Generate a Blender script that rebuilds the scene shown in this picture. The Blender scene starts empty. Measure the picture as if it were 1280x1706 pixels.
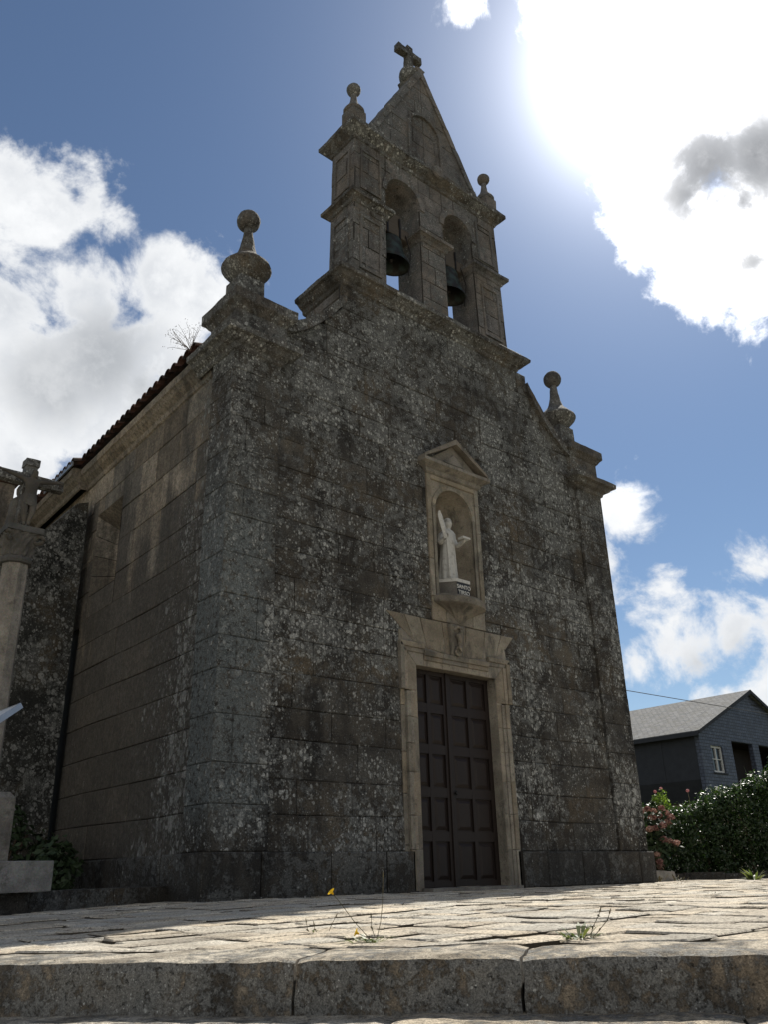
import bpy, bmesh, math, random
from mathutils import Vector, Matrix, noise
R = math.radians
rng = random.Random(7)
S = bpy.context.scene
COL = S.collection

# ---------------------------------------------------------------- camera
CAM = Vector((-5.33331, -9.50862, 0.22138))
cam = bpy.data.cameras.new("camera"); camo = bpy.data.objects.new("camera", cam); COL.objects.link(camo)
_f, _p, _r, _y = 1413.03, R(23.19400), R(-1.397846), R(49.124971)
v = Vector((math.cos(_y)*math.cos(_p), math.sin(_y)*math.cos(_p), math.sin(_p)))
r0 = Vector((math.sin(_y), -math.cos(_y), 0)); u0 = r0.cross(v)
r1 = math.cos(_r)*r0+math.sin(_r)*u0; u1 = -math.sin(_r)*r0+math.cos(_r)*u0
M = Matrix((r1, u1, -v)).transposed().to_4x4(); M.translation = CAM
camo.matrix_world = M
cam.sensor_fit = 'HORIZONTAL'; cam.sensor_width = 36; cam.lens = _f*36/1280
cam.clip_start = 0.05; cam.clip_end = 3000
S.camera = camo

# ---------------------------------------------------------------- node helper
class N:
    def __init__(s, tree): s.t = tree; s.n = tree.nodes; s.l = tree.links
    def new(s, typ, **kw):
        n = s.n.new(typ)
        for k, val in kw.items(): setattr(n, k, val)
        return n
    def put(s, sock, val):
        if isinstance(val, bpy.types.NodeSocket): s.l.new(val, sock)
        elif val is not None:
            if isinstance(val, (tuple, list)) and len(val) == 3 and sock.type == 'RGBA': val = (*val, 1)
            sock.default_value = val
    def math(s, op, a, b=None, c=None, clamp=False):
        n = s.new('ShaderNodeMath', operation=op, use_clamp=clamp)
        s.put(n.inputs[0], a)
        if b is not None: s.put(n.inputs[1], b)
        if c is not None: s.put(n.inputs[2], c)
        return n.outputs[0]
    def vmath(s, op, a, b=None):
        n = s.new('ShaderNodeVectorMath', operation=op); s.put(n.inputs[0], a)
        if b is not None:
            if op == 'SCALE': s.put(n.inputs['Scale'], b)
            else: s.put(n.inputs[1], b)
        return n.outputs['Value'] if op in ('DOT_PRODUCT', 'LENGTH') else n.outputs['Vector']
    def noise(s, vec, scale, detail=4, rough=.55, dist=0, color=False):
        n = s.new('ShaderNodeTexNoise'); s.put(n.inputs['Vector'], vec); n.inputs['Scale'].default_value = scale
        n.inputs['Detail'].default_value = detail; n.inputs['Roughness'].default_value = rough; n.inputs['Distortion'].default_value = dist
        return n.outputs['Color' if color else 'Fac']
    def vor(s, vec, scale, feature='F1'):
        n = s.new('ShaderNodeTexVoronoi', feature=feature); s.put(n.inputs['Vector'], vec); n.inputs['Scale'].default_value = scale
        return n.outputs
    def mix(s, fac, a, b, mode='MIX'):
        n = s.new('ShaderNodeMix', data_type='RGBA', blend_type=mode)
        s.put(n.inputs[0], fac); s.put(n.inputs[6], a); s.put(n.inputs[7], b); return n.outputs[2]
    def rng(s, val, a, b, c=0., d=1., smooth=True):
        n = s.new('ShaderNodeMapRange', interpolation_type='SMOOTHSTEP' if smooth else 'LINEAR'); n.clamp = True
        s.put(n.inputs[0], val); s.put(n.inputs[1], a); s.put(n.inputs[2], b); s.put(n.inputs[3], c); s.put(n.inputs[4], d)
        return n.outputs[0]
    def scalev(s, vec, sc):
        return s.vmath('MULTIPLY', vec, sc)
    def sep(s, vec):
        n = s.new('ShaderNodeSeparateXYZ'); s.put(n.inputs[0], vec); return n.outputs

# ---------------------------------------------------------------- world: sky, clouds, bright aureole round the sun
EL, AZ = R(48.48), R(24.32)                       # sun elevation, azimuth from +X towards +Y
SUN = Vector((math.cos(AZ)*math.cos(EL), math.sin(AZ)*math.cos(EL), math.sin(EL)))
SKY_STRENGTH = 0.055
SKY_TINT = (1.0, 1.0, 1.0)
w = bpy.data.worlds.new("World"); S.world = w; w.use_nodes = True
w.node_tree.nodes.clear(); g = N(w.node_tree)
sky = g.new('ShaderNodeTexSky', sky_type='NISHITA'); sky.sun_disc = False
sky.sun_elevation = EL; sky.sun_rotation = R(90)-AZ
sky.altitude = 400; sky.air_density = 1.0; sky.dust_density = 0.0; sky.ozone_density = 1.6
D = g.vmath('NORMALIZE', g.new('ShaderNodeTexCoord').outputs['Generated'])
def azel(az, el):
    az, el = R(az), R(el); return (math.cos(az)*math.cos(el), math.sin(az)*math.cos(el), math.sin(el))
# cloud banks: (azimuth, elevation, angular radius) in degrees
BANKS = [(79.56, 41.74, 2.40), (76.59, 40.24, 2.66), (72.80, 41.42, 1.88), (70.31, 40.46, 2.10), (77.03, 34.42, 3.59), (71.74, 35.48, 3.75), (67.29, 37.29, 3.47), (63.78, 37.16, 2.80), (71.36, 30.28, 5.12), (76.96, 30.03, 3.12), (67.35, 32.38, 4.12), (74.44, 24.49, 3.22), (67.33, 28.52, 3.03), (81.19, 35.19, 3.90), (80.68, 26.30, 4.99), (27.81, 51.48, 4.07), (22.85, 49.07, 5.91), (16.12, 47.68, 5.91), (17.27, 43.47, 5.59), (22.74, 43.41, 4.27), (24.86, 40.80, 3.76), (22.24, 37.26, 4.43), (20.05, 34.47, 3.71), (26.41, 38.28, 2.11), (23.66, 35.06, 1.92), (40.61, 53.37, 1.16), (32.56, 21.28, 1.92), (30.86, 20.48, 0.98), (33.29, 19.01, 1.54), (24.14, 17.08, 1.27), (25.91, 16.60, 0.79), (30.69, 12.94, 2.14), (28.59, 13.29, 2.47), (26.18, 13.57, 2.63), (24.08, 13.49, 2.78), (32.53, 12.74, 1.94), (28.12, 8.66, 1.75), (24.58, 9.23, 2.04), (32.08, 8.59, 1.45), (30.04, 17.07, 0.45)]
CORES = [(21.64, 41.72, 3.62), (17.86, 41.11, 3.50), (23.84, 40.37, 2.38), (19.98, 39.14, 1.98), (69.97, 32.39, 4.04), (73.42, 30.32, 3.59), (66.75, 30.91, 2.64), (28.66, 11.81, 1.62), (26.07, 12.27, 1.58), (19.87, 35.15, 1.18)]
warpn = g.noise(D, 4.0, 6, .6, color=True)
Dw = g.vmath('NORMALIZE', g.vmath('ADD', D, g.vmath('SCALE', g.vmath('SUBTRACT', warpn, (.5, .5, .5)), .07)))
def banks(L):
    out = None
    for (a, e, rad) in L:
        dt = g.vmath('DOT_PRODUCT', Dw, azel(a, e))
        m = g.math('MAXIMUM', g.math('MULTIPLY', g.math('SUBTRACT', R(rad), g.math('ARCCOSINE', g.math('MINIMUM', dt, 1.0))), 1/R(2.6)), -2.0)     # 0 at the rim
        out = m if out is None else g.math('SMOOTH_MAX', out, m, .2)
    return out
dens = banks(BANKS)
n1 = g.noise(D, 10.0, 12, .62, .35)
n2 = g.noise(D, 3.2, 5, .5)
n3 = g.noise(D, 26.0, 9, .66)
# unseen broken cumulus added behind the camera, as fill light for the shaded front
back = g.rng(g.vmath('DOT_PRODUCT', D, tuple(-v)), -.05, .35, -1.2, .45)
dens = g.math('MAXIMUM', dens, g.math('ADD', back, g.math('MULTIPLY', g.math('SUBTRACT', n2, .5), 2.5)))
field = g.math('ADD', g.math('ADD', dens, .05), g.math('ADD', g.math('MULTIPLY', g.math('SUBTRACT', n1, .5), 4.2), g.math('MULTIPLY', g.math('SUBTRACT', n3, .5), 1.0)))
alpha = g.math('POWER', g.rng(field, -.25, .55), 1.0)
core = banks(CORES)
core = g.rng(g.math('ADD', core, g.math('ADD', g.math('MULTIPLY', g.math('SUBTRACT', n1, .5), 3.0), g.math('MULTIPLY', g.math('SUBTRACT', n3, .5), 1.4))), -.25, 1.3)
tex = g.rng(g.math('ADD', g.math('MULTIPLY', n1, .7), g.math('MULTIPLY', n3, .5)), .42, .78)
core = g.math('MULTIPLY', core, g.math('SUBTRACT', 1.0, g.math('MULTIPLY', tex, .45)))
cosun = g.vmath('DOT_PRODUCT', D, tuple(SUN))
near = g.rng(cosun, .86, .985)
K = 1/SKY_STRENGTH
def col(*c): return tuple(q*K for q in c)
lit = g.mix(tex, col(.42, .44, .47), col(.62, .63, .64))
lit = g.mix(g.rng(field, .1, .9), col(.60, .61, .62), lit)
ccol = g.mix(core, lit, g.mix(near, col(.275, .29, .31), col(.085, .09, .10)))
ccol = g.mix(g.math('MULTIPLY', near, g.rng(core, .42, .12)), ccol, col(1.3, 1.3, 1.3))
back_fill = g.rng(g.vmath('DOT_PRODUCT', D, tuple(-v)), .0, .4)  # brighter tone for the added fill clouds
ccol = g.mix(back_fill, ccol, g.mix(tex, col(.49, .482, .465), col(.81, .79, .76)))
skyc = g.mix(1.0, sky.outputs[0], SKY_TINT, 'MULTIPLY')
allc = g.mix(alpha, skyc, ccol)
def lobe(k, amp):
    e = g.math('POWER', math.e, g.math('MULTIPLY', g.math('SUBTRACT', cosun, 1.0), k)); return g.math('MULTIPLY', e, amp*K)
gl = g.math('ADD', g.math('ADD', g.math('ADD', lobe(700, 6.), lobe(200, 1.3)), lobe(50, .20)), lobe(22, .11))
gl = g.math('MULTIPLY', gl, g.math('SUBTRACT', 1.0, g.math('MULTIPLY', g.rng(core, .25, .6), .85)))      # thick cloud hides the aureole
glc = g.vmath('SCALE', (1.0, 1.0, 1.04), gl)
allc = g.vmath('ADD', allc, glc)
bg = g.new('ShaderNodeBackground'); g.put(bg.inputs[0], allc); bg.inputs[1].default_value = SKY_STRENGTH
g.l.new(bg.outputs[0], g.new('ShaderNodeOutputWorld').inputs[0])

sl = bpy.data.lights.new("sun", 'SUN'); sl.energy = 4.8; sl.angle = R(.5); sl.color = (1, .95, .86)
so = bpy.data.objects.new("sun", sl); COL.objects.link(so); so.location = (20, 10, 30)
so.rotation_euler = (-SUN).to_track_quat('-Z', 'Y').to_euler()
S.view_settings.view_transform = 'Standard'; S.view_settings.look = 'None'
S.view_settings.gamma = 1; S.view_settings.exposure = 0.65
S.cycles.max_bounces = 6; S.cycles.use_denoising = True

# ---------------------------------------------------------------- materials
MAT = {}
def mat(name, fn, rough=.9, spec=.25):
    m = bpy.data.materials.new(name); m.use_nodes = True; m.node_tree.nodes.clear()
    g = N(m.node_tree); b = g.new('ShaderNodeBsdfPrincipled'); b.inputs['Roughness'].default_value = rough
    b.inputs['Specular IOR Level'].default_value = spec
    o = g.new('ShaderNodeOutputMaterial'); g.l.new(b.outputs[0], o.inputs[0])
    P = g.new('ShaderNodeTexCoord').outputs['Object']
    c, h, hs = fn(g, P, b)
    g.put(b.inputs['Base Color'], c)
    if h is not None:
        bu = g.new('ShaderNodeBump'); bu.inputs['Strength'].default_value = 1.0; bu.inputs['Distance'].default_value = hs
        g.put(bu.inputs['Height'], h); g.l.new(bu.outputs[0], b.inputs['Normal'])
    MAT[name] = m; return m
def tint(g, c, lo=.78, hi=1.22):
    a = g.new('ShaderNodeAttribute', attribute_name='rnd'); s = g.sep(a.outputs['Vector'])
    c = g.mix(1.0, c, g.mix(s[0], (lo,)*3, (hi,)*3), 'MULTIPLY')
    return g.mix(1.0, c, g.mix(s[1], (1.05, 1.0, .93), (.96, 1.0, 1.05)), 'MULTIPLY'), s
def blotch(g, P, scale, rmax, bias, warp, soft=.06):
    wv = g.vmath('ADD', P, g.vmath('SCALE', g.vmath('SUBTRACT', g.noise(P, scale*1.6, 3, .6, color=True), (.5,)*3), warp/scale))
    o = g.vor(wv, scale); cr = g.sep(o['Color'])
    rad = g.math('MULTIPLY_ADD', cr[0], rmax, bias)
    m = g.rng(g.math('SUBTRACT', rad, o['Distance']), 0.0, soft)
    return m, cr[1]
def lichen_stone(base_a, base_b, amount=1.0, white=.42, corner=False, mott=.5, foot_dark=0.0, tl=.90, th=1.10, sc=1.0):
    def fn(g, P, b):
        x, y, z = g.sep(P)
        if sc != 1.0: P = g.vmath('SCALE', P, sc)
        Ps = g.scalev(P, (1, 1, .80))
        mid = g.noise(P, 2.3, 6, .62); fine = g.noise(P, 30, 6, .7); grit = g.noise(P, 110, 4, .7); med = g.noise(P, 7.5, 10, .74)
        c = g.mix(g.rng(mid, .36, .62), base_a, base_b)
        c = g.mix(g.rng(g.noise(g.scalev(P, (1.3, 1.3, .18)), 1.6, 5, .6), .48, .66, 0, .85), c, tuple(q*.42 for q in base_a))   # rain streaks
        c = g.mix(g.rng(g.noise(P, .9, 5, .55), .50, .68, 0, .45), c, (.14, .112, .075))                                        # ochre bloom
        c, s = tint(g, c, tl, th)
        zone = g.noise(P, .75, 5, .62)
        # fine grey crust: fractal mottling, denser in some zones
        k = g.math('ADD', med, g.math('MULTIPLY', g.math('SUBTRACT', zone, .5), .55))
        if corner: k = g.math('ADD', k, g.rng(z, 3.5, 8.5, -.015, .035))
        gr = g.rng(k, .50-.08*mott, .60-.08*mott)
        c = g.mix(g.math('MULTIPLY', gr, .80), c, g.mix(g.noise(P, 3.3, 4, .6), (white*.22, white*.22, white*.205), (white*.44, white*.45, white*.43)))
        dm = g.math('MULTIPLY', g.rng(g.math('ADD', zone, g.math('MULTIPLY', g.math('SUBTRACT', mid, .5), .6)), .34, .62, .50, 1.0), amount)
        cov = gr
        for (sz, rm, bi, wp, wt) in ((3.1, .58, -.30, .9, .70), (6.5, .80, -.32, .6, .95), (11, .95, -.32, .45, 1.0), (19, 1.0, -.27, .4, 1.0), (40, 1.0, -.2, .5, .8)):
            m, h = blotch(g, Ps, sz, g.math('MULTIPLY', dm, rm), bi, wp, .09)
            m = g.math('MULTIPLY', m, g.rng(h, 0, 1, .35*wt, 1.0*wt))
            if corner and sz < 12: m = g.math('MULTIPLY', m, g.rng(z, 7.5, 2.8, .35, 1.0))
            m = g.math('MULTIPLY', m, g.rng(med, .34, .46, .45, 1))
            c = g.mix(m, c, g.mix(h, (white*.40, white*.42, white*.38), (white, white, white*.94)))
            cov = g.math('MAXIMUM', cov, m)
        pit = g.rng(g.noise(P, 16, 8, .72), .58, .66)
        c = g.mix(g.math('MULTIPLY', pit, .75), c, (.018, .017, .015))
        if corner:     # crust of blue-grey lichen on the corner pier
            e = g.math('ADD', x, g.math('MULTIPLY', g.math('SUBTRACT', g.noise(P, 1.5, 6, .65), .5), 1.3))
            k = g.math('MULTIPLY', g.rng(e, .86, .52), g.math('MULTIPLY', g.rng(z, .6, 1.2), g.rng(z, 6.6, 4.0, 0, .95)))
            k = g.math('MULTIPLY', k, g.rng(g.noise(P, 13, 8, .74), .60, .48))
            c = g.mix(g.math('MULTIPLY', k, .85), c, g.mix(g.noise(P, 2.5, 5, .6), (.110, .128, .130), (.165, .178, .174)))
        if foot_dark:  # darker towards the foot of the wall
            k = g.rng(g.math('ADD', z, g.math('MULTIPLY', g.noise(P, 1.1, 5, .6), 1.2)), 1.5, .5)
            c = g.mix(g.math('MULTIPLY', k, foot_dark), c, g.mix(.5, c, (.026, .026, .023)))
        c = g.mix(g.rng(fine, .32, .62), g.mix(.40, c, (.012, .011, .01)), c)
        gn = g.rng(g.noise(P, 62, 5, .8), .36, .64, .45, 1.5, False)
        c = g.mix(1.0, c, g.vmath('SCALE', (1, 1, 1), gn), 'MULTIPLY')
        h = g.math('ADD', g.math('MULTIPLY', fine, .8), g.math('ADD', g.math('MULTIPLY', mid, 1.3), g.math('ADD', g.math('MULTIPLY', cov, .30), g.math('ADD', g.math('MULTIPLY', grit, .35), g.math('MULTIPLY', pit, -.4)))))
        return c, h, .018
    return fn
mat('facade_stone', lichen_stone((.036, .032, .027), (.072, .065, .054), 1.0, .375, corner=True, mott=.46, foot_dark=.8, tl=.80, th=1.20))
mat('tower_stone', lichen_stone((.118, .108, .100), (.190, .175, .162), .75, .38, mott=.35))  # cleaner stone, lightened further to hold the glare veil over the belfry
mat('cap_stone', lichen_stone((.058, .053, .047), (.130, .119, .104), .9, .38, mott=.6))
mat('plinth_stone', lichen_stone((.034, .031, .027), (.062, .056, .048), .70, .34, mott=.4, foot_dark=.7))
mat('dark_lichen_stone', lichen_stone((.020, .021, .019), (.038, .039, .035), 1.15, .24, mott=.2))
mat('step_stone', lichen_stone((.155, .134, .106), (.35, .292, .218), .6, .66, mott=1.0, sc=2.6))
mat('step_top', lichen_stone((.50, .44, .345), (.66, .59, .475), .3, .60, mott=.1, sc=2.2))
def warm(base_a, base_b, stain=.5, side=False):
    def fn(g, P, b):
        x, y, z = g.sep(P)
        mid = g.noise(P, 3, 6, .6); fine = g.noise(P, 45, 6, .7); gr = g.vor(P, 260)['Color']
        c = g.mix(g.rng(mid, .35, .65), base_a, base_b); c, s = tint(g, c, .50, 1.32) if side else tint(g, c, .78, 1.18)
        c = g.mix(g.rng(g.noise(g.scalev(P, (1.5, 1.5, .5)), 2.1, 7, .65), .52, .68, 0, stain), c, (.055, .052, .045))
        if side:
            n = g.noise(g.scalev(P, (.7, .7, .25)), 1.6, 7, .62)
            k = g.rng(g.math('ADD', g.math('MULTIPLY', z, -.17), g.math('MULTIPLY', n, 2.6)), .10, .50)
            c = g.mix(g.math('MULTIPLY', k, .86), c, g.mix(g.noise(P, 5, 6, .7), (.030, .028, .024), (.10, .088, .072)))
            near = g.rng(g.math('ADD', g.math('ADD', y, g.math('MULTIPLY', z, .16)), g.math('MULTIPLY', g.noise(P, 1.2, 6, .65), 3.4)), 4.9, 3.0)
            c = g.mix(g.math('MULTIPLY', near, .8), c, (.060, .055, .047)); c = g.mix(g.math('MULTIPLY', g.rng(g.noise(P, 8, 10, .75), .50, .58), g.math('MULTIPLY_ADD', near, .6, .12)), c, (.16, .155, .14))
            for sc, rm in ((6, .85), (12, .95), (26, .95)):
                m, h = blotch(g, g.scalev(P, (1, 1, .7)), sc, g.math('MULTIPLY', near, rm), -.2, .7)
                c = g.mix(g.math('MULTIPLY', m, .8), c, g.mix(h, (.15, .155, .145), (.34, .34, .32)))
        if side:
            c = g.mix(g.rng(g.noise(P, 17, 10, .8), .40, .60, .75, 0), c, g.mix(.72, c, (.016, .015, .013)))
            c = g.mix(g.rng(g.noise(g.scalev(P, (22, 22, 1.6)), 1, 8, .7), .54, .66, 0, .55), c, (.035, .032, .027))
            c = g.mix(g.rng(g.noise(P, 6, 10, .8), .60, .66, 0, .5), c, (.30, .285, .245))
        c = g.mix(g.rng(fine, .28, .7), g.mix(.35, c, (.02, .018, .015)), c)
        c = g.mix(.22, c, g.mix(1.0, c, g.vmath('SCALE', gr, 1.9), 'MULTIPLY')); c = g.mix(g.rng(g.noise(P, 9, 9, .75), .54, .64, 0, .55), c, (.05, .046, .038))
        h = g.math('ADD', g.math('MULTIPLY', fine, .6), g.math('MULTIPLY', mid, 1.4))
        return c, h, .010
    return fn
mat('warm_stone', warm((.175, .153, .120), (.255, .226, .180), .80))
mat('dark_warm_stone', warm((.105, .094, .078), (.20, .178, .145), .9))
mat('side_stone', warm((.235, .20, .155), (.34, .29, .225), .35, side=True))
mat('granite', warm((.125, .119, .109), (.21, .20, .182), .65))
mat('figure_stone', warm((.06, .057, .051), (.125, .118, .104), .85))
mat('white_marble', lambda g, P, b: (g.mix(g.rng(g.noise(P, 14, 6, .6), .45, .7, 0, .5), (.40, .395, .37), (.17, .165, .15)), g.noise(P, 60, 5, .6), .002))
mat('mortar', lambda g, P, b: (g.mix(g.noise(P, 9, 5, .6), (.012, .011, .010), (.045, .04, .033)), g.noise(P, 50, 4), .005))
mat('black_plate', lambda g, P, b: (g.mix(g.noise(P, 30, 4), (.012, .012, .012), (.03, .03, .03)), None, 0), .4)
def wood(g, P, b):
    n = g.noise(g.scalev(P, (14, 14, .7)), 3, 6, .6); n2 = g.noise(g.scalev(P, (60, 60, 2)), 2, 4, .6)
    c = g.mix(n, (.008, .006, .005), (.020, .0125, .010)); c = g.mix(g.rng(n2, .5, .7, 0, .4), c, (.018, .010, .008))
    return c, n2, .002
mat('door_wood', wood, .55)
mat('old_wood', lambda g, P, b: (g.mix(g.noise(g.scalev(P, (3, 30, 30)), 2, 5), (.04, .035, .03), (.10, .085, .07)), None, 0))
def bronze(g, P, b):
    b.inputs['Metallic'].default_value = .7
    return g.mix(g.rng(g.noise(P, 6, 6, .6), .4, .65), (.035, .032, .028), (.055, .075, .065)), g.noise(P, 20, 4), .003
mat('bronze', bronze, .55)
def iron(g, P, b):
    b.inputs['Metallic'].default_value = .6; return g.mix(g.noise(P, 30, 4), (.012, .012, .012), (.03, .026, .023)), None, 0
mat('iron', iron, .5)
def zinc(g, P, b):
    b.inputs['Metallic'].default_value = .9; return g.mix(g.noise(P, 8, 4), (.30, .31, .32), (.42, .43, .44)), None, 0
mat('zinc', zinc, .5, .5)
mat('roof_tile', lambda g, P, b: (tint(g, g.mix(g.rng(g.noise(P, 5, 6, .65), .42, .62), (.085, .047, .036), (.030, .026, .023)), .6, 1.3)[0], g.noise(P, 30, 5), .006))
def pave(g, P, b):
    mid = g.noise(P, 4, 6, .62); fine = g.noise(P, 60, 6, .7); st = g.noise(g.scalev(P, (1, 1, 1)), 1.1, 6, .65)
    c = g.mix(g.rng(mid, .35, .65), (.55, .485, .385), (.70, .635, .52)); c, s = tint(g, c, .82, 1.15)
    c = g.mix(g.rng(st, .52, .70, 0, .6), c, (.17, .155, .125))
    m, h = blotch(g, P, 22, .7, -.35, .6); c = g.mix(g.math('MULTIPLY', m, .5), c, (.14, .135, .12))
    c = g.mix(g.rng(g.noise(g.scalev(P, (1, 1, 1)), 13, 9, .75), .54, .64, 0, .40), c, (.22, .19, .145))
    c = g.mix(g.rng(fine, .34, .60), g.mix(.68, c, (.06, .05, .04)), c)
    return c, g.math('ADD', g.math('MULTIPLY', mid, 2.0), g.math('MULTIPLY', fine, 1.3)), .016
mat('pavement', pave)
mat('dirt_and_edge_shade', lambda g, P, b: (g.mix(g.noise(P, 7, 6, .65), (.045, .036, .026), (.10, .083, .058)), g.noise(P, 40, 6, .7), .02))
mat('grass_ground', lambda g, P, b: (g.mix(g.noise(P, 1.5, 6, .65), (.045, .06, .022), (.10, .095, .045)), g.noise(P, 12, 6, .7), .05))
def leaf(ca, cb, rough=.45):
    def fn(g, P, b):
        a = g.new('ShaderNodeAttribute', attribute_name='rnd'); s = g.sep(a.outputs['Vector'])
        b.inputs['Roughness'].default_value = rough
        b.inputs['Transmission Weight'].default_value = 0
        c = g.mix(s[0], ca, cb)
        return c, None, 0
    return fn
def add_translucency(m, f, col):
    t = m.node_tree; g = N(t); b = next(n for n in t.nodes if n.type == 'BSDF_PRINCIPLED'); o = next(n for n in t.nodes if n.type == 'OUTPUT_MATERIAL')
    tr = g.new('ShaderNodeBsdfTranslucent'); src = b.inputs['Base Color'].links[0].from_socket
    g.put(tr.inputs[0], g.mix(1.0, src, col, 'MULTIPLY'))
    mx = g.new('ShaderNodeMixShader'); mx.inputs[0].default_value = f
    g.l.new(b.outputs[0], mx.inputs[1]); g.l.new(tr.outputs[0], mx.inputs[2]); g.l.new(mx.outputs[0], o.inputs[0])
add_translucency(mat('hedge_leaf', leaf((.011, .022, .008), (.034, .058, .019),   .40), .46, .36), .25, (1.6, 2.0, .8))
add_translucency(mat('bright_leaf', leaf((.07, .12, .02), (.14, .20, .04), .5), .5, .4), .4, (1.5, 1.6, .7))
add_translucency(mat('weed_leaf', leaf((.05, .075, .025), (.12, .13, .055), .5), .5, .4), .35, (1.5, 1.6, .8))
mat('dark_leaf', leaf((.012, .022, .010), (.034, .055, .022), .6), .5)
mat('stem', leaf((.06, .06, .03), (.12, .10, .055), .6), .6)
mat('twig', leaf((.05, .035, .025), (.09, .065, .045), .7), .7)
add_translucency(mat('hydrangea', leaf((.19, .080, .078), (.42, .28, .22), .7), .7), .3, (1.3, 1.1, 1.0))
add_translucency(mat('petal', leaf((.80, .50, .02), (.85, .62, .03), .5), .5), .4, (1, 1, .8))
add_translucency(mat('rose', leaf((.5, .2, .22), (.6, .3, .3), .5), .5), .3, (1, 1, 1))
def slate_wall(g, P, b):
    x, y, z = g.sep(P)
    br = g.new('ShaderNodeTexBrick'); g.put(br.inputs['Vector'], g.new('ShaderNodeCombineXYZ').outputs[0])
    cv = br.inputs['Vector'].links[0].from_node; g.put(cv.inputs[0], g.math('ADD', x, y)); g.put(cv.inputs[1], z)
    br.inputs['Scale'].default_value = 1; br.inputs['Brick Width'].default_value = .24; br.inputs['Row Height'].default_value = .16
    br.inputs['Mortar Size'].default_value = .014; br.inputs['Mortar Smooth'].default_value = .4; br.offset = .5
    g.put(br.inputs['Color1'], (.040, .050, .078)); g.put(br.inputs['Color2'], (.075, .090, .128)); g.put(br.inputs['Mortar'], (.012, .013, .017))
    c = g.mix(g.rng(g.noise(P, 1.2, 5, .6), .4, .7, 0, .4), br.outputs[0], (.045, .05, .06))
    return c, g.math('SUBTRACT', 1.0, br.outputs['Fac']), .02
mat('slate_wall', slate_wall, .6, .5)
def slate_roof(g, P, b):
    x, y, z = g.sep(P)
    br = g.new('ShaderNodeTexBrick'); cv = g.new('ShaderNodeCombineXYZ'); g.put(cv.inputs[0], y); g.put(cv.inputs[1], g.math('MULTIPLY', x, 1.1)); g.put(br.inputs['Vector'], cv.outputs[0])
    br.inputs['Scale'].default_value = 1; br.inputs['Brick Width'].default_value = .3; br.inputs['Row Height'].default_value = .22
    br.inputs['Mortar Size'].default_value = .012; br.offset = .5
    g.put(br.inputs['Color1'], (.12, .123, .125)); g.put(br.inputs['Color2'], (.185, .187, .188)); g.put(br.inputs['Mortar'], (.07, .07, .075))
    c = g.mix(g.rng(g.noise(P, 2.2, 6, .65), .42, .66, 0, .6), br.outputs[0], (.13, .126, .11))
    return c, g.math('ADD', g.math('SUBTRACT', 1.0, br.outputs['Fac']), g.math('MULTIPLY', g.noise(P, 6, 5, .6), .6)), .02
mat('slate_roof', slate_roof, .92, .12)
mat('dark_slate', lambda g, P, b: (g.mix(g.noise(P, 3, 6, .65), (.018, .020, .024), (.04, .043, .05)), g.noise(P, 14, 5), .01), .8)
mat('render_wall', lambda g, P, b: (g.mix(g.noise(P, 1.5, 6, .6), (.22, .18, .13), (.34, .29, .22)), g.noise(P, 30, 4), .004))
mat('white_paint', lambda g, P, b: (g.mix(g.noise(P, 4, 4), (.38, .38, .37), (.5, .5, .48)), None, 0), .5)
mat('brown_shutter', wood, .6)
mat('glass', lambda g, P, b: ((.02, .025, .03), None, 0), .08, .6)
mat('cable', lambda g, P, b: ((.012, .012, .012), None, 0), .6)
mat('board', lambda g, P, b: (g.mix(g.noise(P, 5, 4), (.35, .36, .36), (.45, .46, .46)), None, 0), .35)
mat('letter', lambda g, P, b: ((.55, .54, .5), None, 0), .6)

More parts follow.
